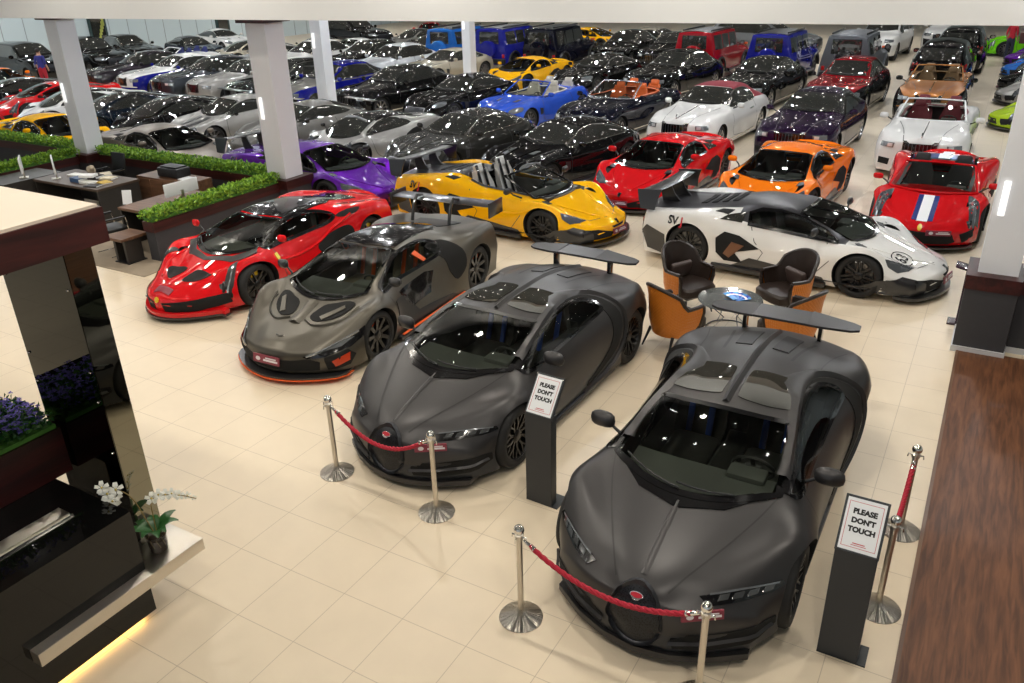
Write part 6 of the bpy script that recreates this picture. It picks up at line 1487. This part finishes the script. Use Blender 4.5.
def monitor(x, y, a, z, w_, h_, label, m=None):
    t = empty('computer_monitor', (x, y, z), rad(a)); tag(t, label, 'monitor')
    b = MB(); b.box(-w_ / 2, w_ / 2, -.012, .018, .12, .12 + h_, 0, .006); b.build('housing', m or mat('white_plastic', (.72, .74, .76), .4), t)
    b = MB(); b.box(-w_ / 2 + .015, w_ / 2 - .015, -.016, -.012, .15, .10 + h_); b.build('screen', M_GLASSD, t, False)
    b = MB(); b.box(-.10, .10, -.09, .09, 0, .012, 0, .004); b.box(-.03, .03, .0, .03, .01, .2, 0, .004); b.build('stand', M_STEEL, t)
monitor(-5.50, 6.15, -92, .75, .74, .24, 'white backed computer monitor standing on the walnut desk by the hedge')
monitor(-9.45, 6.15, -31, .75, .52, .34, 'white computer monitor seen edge-on on the desk with papers')
monitor(-10.2, 5.9, -33, .75, .5, .32, 'pale monitor half hidden left of the desk with papers')
tag(slab('side_desk', -10.85, -9.95, 5.3, 6.6, .012, .75, M_DKW), 'dark desk section carrying the half hidden monitor', 'desk')
b = MB(); M = Matrix.Translation((-6.62, 5.74, .012)) ; b.box(-.02, .02, -.02, .02, 0, .62, 0, 0, M); b.box(-.14, .14, -.10, .10, 0, .015, 0, 0, M)
M2 = M @ Matrix.Translation((0, 0, .62)) @ Matrix.Rotation(rad(30), 4, 'Z') @ Matrix.Rotation(rad(75), 4, 'X'); b.box(-.09, .09, 0, .27, -.004, .004, 1, 0, M2)
tag(b.build('leaflet_stand', [M_STEEL, M_PAPER], None, False), 'small stand with a white card next to the walnut desk', 'stand')
rnd = random.Random(11)
cols = [(225, 225, 220), (60, 90, 130), (40, 40, 45), (215, 205, 180), (200, 165, 60), (120, 60, 40), (230, 230, 230)]
names = ['white', 'blue', 'black', 'cream', 'yellow', 'brown', 'pale']
DESKL = ['white sheets at the far left of the cluttered desk', 'blue folder under the papers in the middle of the cluttered desk', 'white sheets beside the blue folder', 'black folder behind the blue one', 'cream stack of papers at the back of the cluttered desk', 'yellow envelope near the right end of the cluttered desk', 'black folder at the near right corner of the cluttered desk', 'cream envelope at the back left of the cluttered desk', 'pale sheets lying on top of the stack on the cluttered desk']
sp_ = [(-9.3, 5.75, 0), (-8.75, 5.45, 1), (-8.42, 5.44, 0), (-8.70, 5.80, 2), (-8.35, 5.85, 3), (-8.12, 5.6, 4), (-8.1, 5.32, 2), (-8.72, 6.06, 3), (-8.55, 5.55, 6)]
for i, (x, y, ci) in enumerate(sp_):
    h = .02 + .03 * rnd.random() + (.04 if i in (1, 3) else 0); a = rnd.uniform(-.5, .5); M = Matrix.Translation((x, y + .75, .75 if i != 8 else .845)) @ Matrix.Rotation(a, 4, 'Z')
    b = MB(); b.box(-.15, .15, -.105, .105, 0, h, 0, 0, M); b.box(-.148, .151, -.10, .10, h * .2, h * .8, 1, 0, M)
    tag(b.build('folder', [mat('folder_' + names[ci], srgb(*cols[ci]), .5), M_PAPER], None, False), DESKL[i], 'folder', 'papers on the cluttered desk')
b = MB(); b.sphere((-9.1, 6.74, .84), .10, 10, 8, sc=(1.2, .8, .9)); b.sphere((-9.0, 6.70, .90), .06, 10, 8); tag(b.build('crumpled_bag', mat('beige_bag', (.45, .38, .28), .7), None), 'crumpled beige bag on the cluttered dark desk', 'bag')
def office_chair(x, y, a, label):
    t = empty('office_chair', (x, y, .012), rad(a)); tag(t, label, 'chair')
    b = MB(); b.box(-.24, .24, -.25, .22, .42, .49, 0, .03); b.build('seat', M_TRIM, t)
    b = MB(); M = Matrix.Translation((0, .22, .50)) @ Matrix.Rotation(rad(-10), 4, 'X'); b.box(-.22, .22, -.02, .03, 0, .50, 0, .02, M); b.build('backrest', M_TRIM, t)
    for s in (-1, 1):
        b = MB(); b.tube([(s * .26, -.2, .0), (s * .26, .2, .0)], .011, 6); b.tube([(s * .26, -.2, 0.01), (s * .26, -.22, .45), (s * .26, -.20, .66), (s * .26, .2, .66)], .011, 6); b.build('leg', M_CHROME, t)
        b = MB(); b.box(s * .26 - .025, s * .26 + .025, -.2, .16, .66, .69, 0, .01); b.build('armrest', M_TRIM, t)
office_chair(-6.05, 4.90, 170, 'black chair with chrome frame left of the low side table')
office_chair(-9.4, 7.35, 0, 'black office chair behind the cluttered dark desk')

# small things on the right hand low wall
b = MB(); b.box(8.36, 8.54, 7.56, 7.72, .98, 1.12, 0, .02); tag(b.build('flower_pot', mat('pot_grey', (.3, .3, .3), .6), None), 'small pot on the low wall at the right edge', 'pot')
h = foliage(8.30, 8.6, 7.46, 7.80, 1.10, 1.50, 500, rnd, size=.09); tag(h.build('green_plant', [M_LEAF, M_LEAF3], None, False), 'leafy green plant on the low wall at the right edge', 'plant')
b = MB(); M = Matrix.Translation((7.60, 8.24, .80)) @ Matrix.Rotation(rad(12), 4, 'Y'); b.box(-.16, .14, -.12, .12, -.01, .02, 0, .006, M); b.box(-.02, .02, -.02, .02, -.80, 0, 0, 0, Matrix.Translation((7.60, 8.24, .80))); b.box(-.12, .12, -.12, .12, -.80, -.78, 0, 0, Matrix.Translation((7.60, 8.24, .80)))
tag(b.build('leaflet_tray', mat('purple_black_tray', (.035, .012, .03), .2, 0, .6), None), 'dark purple tray on a stand just left of the right pedestal wall', 'stand')

# ------------------------------------------------------------------ two people far back
def person(x, y, a, shirt, trousers, label):
    V = [(0, 0, .95), (0, 0, 1.12), (0, 0, 1.32), (0, 0, 1.46), (0, -.01, 1.53), (0, -.015, 1.62), (0, -.01, 1.72)]
    Rr = [(.15, .11), (.13, .10), (.16, .11), (.11, .08), (.055, .055), (.08, .095), (.06, .075)]
    E = [(0, 1), (1, 2), (2, 3), (3, 4), (4, 5), (5, 6)]
    for s in (-1, 1):
        b = len(V); V += [(s * .19, 0, 1.42), (s * .24, .02, 1.15), (s * .23, -.08, .92), (s * .225, -.11, .83)]; Rr += [(.055, .055), (.042, .042), (.032, .032), (.04, .022)]
        E += [(3, b), (b, b + 1), (b + 1, b + 2), (b + 2, b + 3)]
        b = len(V); V += [(s * .10, 0, .86), (s * .11, -.02, .48), (s * .12, .02, .08), (s * .13, -.12, .04)]; Rr += [(.09, .095), (.06, .065), (.045, .05), (.045, .03)]
        E += [(0, b), (b, b + 1), (b + 1, b + 2), (b + 2, b + 3)]
    me = bpy.data.meshes.new('person'); me.from_pydata(V, E, []); o = bpy.data.objects.new('person', me); COL.objects.link(o)
    m = o.modifiers.new('s', 'SKIN'); o.modifiers.new('d', 'SUBSURF').levels = 1
    for i, v in enumerate(me.skin_vertices[0].data): v.radius = Rr[i]; v.use_root = i == 0
    dg = bpy.context.evaluated_depsgraph_get(); dg.update(); nm = bpy.data.meshes.new_from_object(o.evaluated_get(dg)); o.modifiers.clear(); o.data = nm
    for mm in (mat('skin_tone', (.45, .26, .18), .5), shirt, trousers, mat('shoe_black', (.01, .01, .01), .5)): nm.materials.append(mm)
    for p in nm.polygons:
        z = p.center.z; x_ = abs(p.center.x); p.use_smooth = True
        p.material_index = 3 if z < .09 else (2 if z < .96 and x_ < .185 else (1 if (z < 1.48 and (x_ < .2 or z > 1.1)) else 0))
    o.location = (x, y, 0); o.rotation_euler = (0, 0, rad(a)); tag(o, label, 'person')
    b = MB(); b.sphere((0, .015, 1.68), .095, 12, 8, sc=(.9, 1.05, 1.0)); b.build('hair', mat('dark_hair', (.012, .008, .006), .7), o)
    b = MB(); b.sphere((0, -.10, 1.61), .014, 6, 4); b.build('nose', mat('skin_tone', (.45, .26, .18)), o)
person(7.45, 40.6, 150, mat('red_shirt', srgb(185, 25, 45), .8), mat('dark_jeans', (.02, .025, .05), .8), 'person in a red shirt and dark trousers standing by the bright green sports car')
person(-28.2, 17.75, 200, mat('blue_shirt', srgb(45, 50, 130), .8), mat('red_trousers', srgb(170, 30, 50), .8), 'person in blue top and red trousers beside the long black wagon at the left')

# ------------------------------------------------------------------ the cars
RED = paint('red', (205, 22, 28)); YEL = paint('yellow', (252, 186, 14)); ORA = paint('orange', (246, 124, 22)); WHI = paint('white', (226, 225, 222)); DG = paint('charcoal_roof', (58, 57, 60), 'matte')
BLK = paint('black', (16, 16, 17)); PUR = paint('purple', (92, 22, 150), 'metal'); SIL = paint('silver', (158, 156, 152), 'metal'); GRY = paint('grey', (112, 110, 106), 'metal')
BLU = paint('bright_blue', (44, 84, 196)); DBL = paint('dark_blue', (18, 24, 120)); NAVY = paint('navy', (14, 16, 30)); PLUM = paint('plum', (34, 18, 44)); BORD = paint('bordeaux', (128, 16, 26), 'gloss'); BRO = paint('bronze', (170, 112, 62), 'metal')
GREEN = paint('lime_green', (116, 214, 24)); LIME = paint('yellow_green', (160, 190, 30)); LBL = paint('light_blue', (36, 104, 190)); GWG = paint('matte_wagon_grey', (104, 108, 114), 'matte'); MGR = paint('matte_warm_grey', (118, 108, 98), 'matte'); CHAMP = paint('champagne', (176, 168, 150), 'metal')
DKB = paint('blue_black', (20, 30, 42)); TGR = paint('track_grey', (88, 84, 76), 'satin')
HG = 'two matte grey hypercars'
ch = car_chiron(); place(ch, 5.95, 2.81, 0, 'matte dark grey hypercar nearest the camera with horseshoe grille', 'car', HG)
c2 = copy_thing(ch); place(c2, 3.06, 3.72, -2, 'matte dark grey hypercar in the front row behind the left sign stand', 'car', HG)
place(car_track(TGR), .12, 4.93, 3.5, 'grey-brown track car with orange pin line and tall rear wing', 'car')
place(car_curvy(RED), -2.60, 5.60, 0, 'glossy red curvy hypercar with black roof beside the office planters', 'car')
wy = car_wedge(YEL, M_CARBON, 'open'); place(wy.finish(), -.42, 9.70, 85, 'yellow roofless supercar with white seats and black rear wing', 'car', name='supercar')
ws = car_wedge(WHI, DG, 'svj')
ws.decal_text('hood_number', '63', 'T', (-.40, -1.82), .24, 0, M_BLACK, .006)
ws.ribbon('hood_number_ring', [(-.40 + .20 * math.cos(a), -1.82 + .15 * math.sin(a)) for a in [2 * PI * k / 12 for k in range(12)]], 'T', .016, M_BLACK, off=.008, closed=True)
place(ws.finish(), 4.94, 9.6, 85, 'white supercar with charcoal roof and rear wing behind the lounge chairs', 'car')
def sval(c): return c.finish()
pu = sval(car_wedge(PUR, PUR, 'svj')); place(pu, -5.5, 9.75, 84, 'purple supercar behind the white pillar', 'car')
hu = sval(car_wedge(ORA, ORA, 'small')); place(hu, 4.02, 13.45, -4, 'orange supercar in the second row behind the white one', 'car', name='small_supercar')
h2 = copy_thing(hu, {'paint_orange': RED}); place(h2, 1.40, 13.35, -3, 'red supercar between the yellow and the orange ones', 'car')
place(sval(car_ferr(RED, 'aperta')), 6.80, 13.5, -1, 'red open supercar with white and blue hood stripe', 'car')
fc = sval(car_ferr(RED, 'coupe')); place(fc, -21.6, 14.1, -12, 'red coupe at the far left between the black and white supercars', 'car')
gt = sval(car_gt(BLK)); G1 = 'black fast coupes'
place(gt, -1.15, 13.35, -14, 'glossy black coupe directly behind the yellow supercar cockpit', 'car')
DGT = paint('speckled_dark_grey', (44, 43, 40), 'metal')
place(copy_thing(gt, {'paint_black': DGT}), -3.95, 13.4, -9, 'dark grey coupe between the silver roadster and the glossy black coupe', 'car')
su = sval(car_super(SIL, roof=M_BLACK)); place(su, -6.75, 13.35, -7, 'silver supercar with black roof left of the dark grey coupe', 'car')
ni = sval(car_nine(GRY, scoop=True)); place(ni, -9.25, 13.45, -14, 'grey rear-engined coupe right of the second white pillar', 'car')
place(sval(car_nine(SIL, stripes=M_CARBON)), -12.1, 13.5, -10, 'silver coupe with two dark hood stripes', 'car', name='sports_car')
sb = sval(car_super(BLK, roof=M_BLACK, spoiler=True)); place(sb, -14.35, 13.3, -12, 'black supercar with dark spoiler left of the striped silver coupe', 'car')
place(copy_thing(su, {'paint_silver': DKB}), -16.75, 13.3, -14, 'blue-black supercar right of the leftmost pillar', 'car')
place(copy_thing(su, {'paint_silver': WHI}), -19.15, 13.4, -14, 'white supercar partly hidden by the leftmost pillar', 'car')
place(copy_thing(su, {'paint_silver': BLK}), -24.2, 14.3, -14, 'black supercar cut off by the left edge of the picture', 'car')
gm = sval(car_wedge(MGR, MGR, 'small')); place(gm, -10.6, 9.8, 84, 'matt grey supercar behind the hedge between two white pillars', 'car')
yl = copy_thing(hu, {'paint_orange': YEL}); place(yl, -15.15, 9.68, 86, 'yellow supercar cut by the left edge behind the hedge', 'car')
ol = copy_thing(hu, {'paint_orange': ORA}); place(ol, -28.6, 16.0, 84, 'orange supercar far back at the left edge', 'car')
# second hall row: large coupes and convertibles
lo = sval(car_lux(WHI, kind='open', seat=mat('seat_dark_red', (.18, .012, .025), .5), chrome_frame=M_WHITE)); place(lo, 6.20, 18.7, 0, 'white open convertible with dark red seats behind the striped red supercar', 'car')
lc = sval(car_lux(PLUM, kind='coupe', chrome_frame=M_BLACK)); place(lc, 3.45, 18.8, -2, 'dark purple big coupe behind the orange supercar', 'car')
place(sval(car_lux(WHI, kind='softtop', top_m=mat('softtop_burgundy', srgb(130, 34, 48), .85))), .66, 18.9, -4, 'white convertible with closed burgundy cloth roof', 'car')
place(sval(car_lux(NAVY, kind='open', seat=mat('seat_orange', srgb(226, 104, 34), .5), chrome_frame=M_RIMS)), -2.15, 19.1, -6, 'dark open convertible with bright orange seats', 'car')
place(sval(car_gt(BLU, 'open', seat=mat('seat_cream', (.62, .57, .48), .5), frame=paint('bright_blue', (1, 1, 1)))), -5.15, 19.3, -7, 'bright blue open convertible with cream seats', 'car')
G2 = copy_thing(gt, {}); place(G2, -7.85, 19.4, -9, 'black coupe left of the bright blue convertible', 'car')
G3 = copy_thing(lc, {'paint_plum': BLK}); place(G3, -10.65, 19.5, -9, 'big black coupe with pale hood reflections right of the third pillar', 'car')
place(sval(car_lux(GRY, DBL, kind='sedan', chrome_frame=DBL, roofmat=DBL)), -13.35, 19.3, -8, 'two-tone blue and grey big car behind the third white pillar', 'car')
se = sval(car_lux(BLK, kind='sedan', chrome_frame=M_CHROME)); place(se, -15.6, 19.4, -8, 'black sedan with chrome window frames between the pillars', 'car')
place(copy_thing(lc, {'paint_plum': SIL}), -17.85, 19.6, -9, 'silver big coupe mostly hidden behind the second pillar', 'car')
place(copy_thing(lc, {'paint_plum': paint('slate', (52, 56, 62), 'metal')}), -20.0, 19.7, -9, 'slate grey big coupe left of the second pillar', 'car')
place(sval(car_lux(WHI, DBL, kind='coupe', chrome_frame=M_WHITE)), -22.25, 19.9, -10, 'two-tone coupe with white hood and bright blue flanks', 'car')
place(copy_thing(lc, {'paint_plum': paint('dark_aubergine', (38, 32, 40), 'metal')}), -24.9, 20.2, -10, 'dark coupe with pale windscreen reflection left of the two-tone coupe', 'car')
# third row
place(sval(car_lux(BRO, BLK, kind='open', seat=mat('seat_tan', (.35, .20, .10), .5), chrome_frame=BRO)), 5.72, 25.6, 0, 'two-tone convertible with bronze hood and black flanks', 'car')
place(sval(car_lux(BORD, BLK, kind='sedan', chrome_frame=BORD, roofmat=BORD)), 3.12, 25.7, -3, 'two-tone sedan with dark red hood and black flanks', 'car')
place(copy_thing(lc, {'paint_plum': BLK}), .30, 25.6, -5, 'black big coupe behind the convertible with burgundy roof', 'car')
place(copy_thing(se), -3.10, 26.4, -9, 'black big sedan below the dark red off-road wagon', 'car')
place(copy_thing(gt), -6.10, 26.3, -9, 'black coupe right of the small yellow supercar', 'car')
place(copy_thing(hu, {'paint_orange': YEL}), -9.10, 26.2, -7, 'small yellow supercar in the third row', 'car')
place(sval(car_gt(CHAMP)), -13.2, 26.4, -12, 'champagne coloured coupe beside the light blue off-road wagon', 'car')
place(copy_thing(se, {'paint_black': paint('pearl_white', (200, 204, 208), 'metal')}), -15.4, 25.5, -9, 'pearl white sedan left of the champagne coupe', 'car')
place(copy_thing(se), -17.8, 26.6, -9, 'black sedan behind the two-tone blue and grey car', 'car')
place(copy_thing(se, {'paint_black': WHI}), -20.6, 26.0, -9, 'white sedan between the second and third pillar', 'car')
place(copy_thing(gt, {'paint_black': SIL}), -23.1, 25.9, -9, 'silver coupe left of the second pillar in the third row', 'car')
place(sval(car_gt(WHI, 'open', seat=mat('seat_dark_blue', (.02, .03, .16), .6), frame=M_WHITE)), -27.0, 23.6, -11, 'white open convertible with dark blue seats far back at the left', 'car')
# wagons with their backs to the camera
bx = sval(car_box(paint('wagon_red', (158, 20, 32)))); place(bx, -3.35, 31.9, 176, 'dark red off-road wagon seen from behind', 'car')
place(copy_thing(bx, {'paint_wagon_red': paint('wagon_blue', (28, 34, 140))}), -.35, 31.6, 177, 'deep blue off-road wagon seen from behind, right of the dark red one', 'car')
place(copy_thing(bx, {'paint_wagon_red': paint('wagon_blue', (28, 34, 140))}), -12.85, 31.6, 178, 'deep blue off-road wagon right of the fourth pillar', 'car')
place(copy_thing(bx, {'paint_wagon_red': LBL}), -15.15, 31.0, 178, 'light blue off-road wagon left of the fourth pillar', 'car')
place(sval(car_box(GWG, grey_top=True)), 2.35, 31.7, 179, 'matt grey off-road wagon with black spare wheel', 'car')
sv = sval(car_suv(BLK, .3)); place(sv, 5.5, 31.35, 180, 'large black wagon seen from behind, right of the grey off-road wagon', 'car')
place(copy_thing(bx, {'paint_wagon_red': NAVY}), -10.55, 32.0, 179, 'black off-road wagon in front of the far yellow car', 'car')
place(copy_thing(se), -8.2, 34.0, 0, 'black sedan left of the dark red off-road wagon', 'car')
place(copy_thing(lc, {'paint_plum': BLK}), -5.9, 34.0, 0, 'black coupe close to the dark red off-road wagon', 'car')
# left back corner, turned to the right
place(copy_thing(sv), -32.0, 19.6, 84, 'long black wagon at the left edge near the pale wall', 'car')
place(copy_thing(sv), -31.4, 22.4, 80, 'black wagon right of the leftmost pillar near the wall', 'car')
place(copy_thing(se), -33.4, 26.0, 80, 'black sedan parked along the pale wall', 'car')
place(copy_thing(gt, {'paint_black': DKB}), -31.0, 28.2, 75, 'dark coupe with teal windscreen near the pale wall', 'car')
place(copy_thing(gt, {'paint_black': WHI}), -33.6, 32.6, 78, 'white coupe near the end of the pale wall', 'car')
place(copy_thing(su, {'paint_silver': CHAMP}), -27.3, 28.6, -8, 'champagne supercar left of the second pillar far back', 'car')
# far rows
place(copy_thing(su, {'paint_silver': CHAMP}), -24.6, 31.2, -8, 'champagne supercar right of the second pillar far back', 'car')
place(copy_thing(fc, {'paint_red': WHI}), -22.05, 31.0, -6, 'white supercar behind the white sedan', 'car')
place(copy_thing(sv), -26.6, 36.6, 80, 'black wagon right of the third pillar far back', 'car')
place(copy_thing(su, {'paint_silver': GRY}), -22.5, 37.2, -8, 'grey supercar in front of the far red one', 'car')
place(copy_thing(fc), -24.6, 41.4, 30, 'red supercar far back near the beam', 'car')
place(copy_thing(su, {'paint_silver': paint('khaki', (120, 118, 96), 'metal')}), -19.2, 34.2, -6, 'khaki supercar left of the light blue off-road wagon', 'car')
place(copy_thing(hu, {'paint_orange': LIME}), -16.9, 38.8, -8, 'yellow-green supercar peeking out left of the light blue off-road wagon', 'car')
place(copy_thing(hu, {'paint_orange': YEL}), -12.9, 40.2, 80, 'yellow supercar far back behind the black off-road wagon', 'car')
place(copy_thing(gt, {'paint_black': CHAMP}), -8.2, 38.7, 82, 'champagne coupe far back beneath the beam', 'car')
place(copy_thing(sv, {'paint_black': paint('stone_grey', (110, 112, 112), 'metal')}), -2.8, 39.2, 84, 'stone grey wagon far back behind the dark red off-road wagon', 'car')
place(copy_thing(sv, {'paint_black': WHI}), 2.15, 40.8, -4, 'white wagon facing the aisle, left one of two', 'car')
place(copy_thing(sv, {'paint_black': WHI}), 4.7, 44.6, -3, 'white wagon facing the aisle, farther back and right', 'car')
place(copy_thing(sv), 5.7, 37.6, 180, 'dark wagon in front of the large black wagon far back', 'car')
place(sval(car_nine(GREEN, scoop=True)), 8.4, 43.2, -84, 'bright green sports car seen from the side near the person in red', 'car', name='sports_car')
# noses sticking out from the right
place(copy_thing(su, {'paint_silver': LIME}), 9.6, 23.9, -84, 'yellow-green supercar with only its nose showing at the right edge', 'car')
place(copy_thing(su), 9.6, 28.4, -84, 'silver supercar nose at the right edge, above the yellow-green one', 'car')
place(copy_thing(su, {'paint_silver': BLK}), 9.6, 31.6, -84, 'black supercar nose at the right edge', 'car')
place(copy_thing(su, {'paint_silver': LBL}), 9.6, 35.2, -84, 'blue supercar nose at the right edge', 'car')
place(copy_thing(su, {'paint_silver': PUR}), 9.6, 39.0, -84, 'dark purple supercar nose at the right edge, farthest back', 'car')
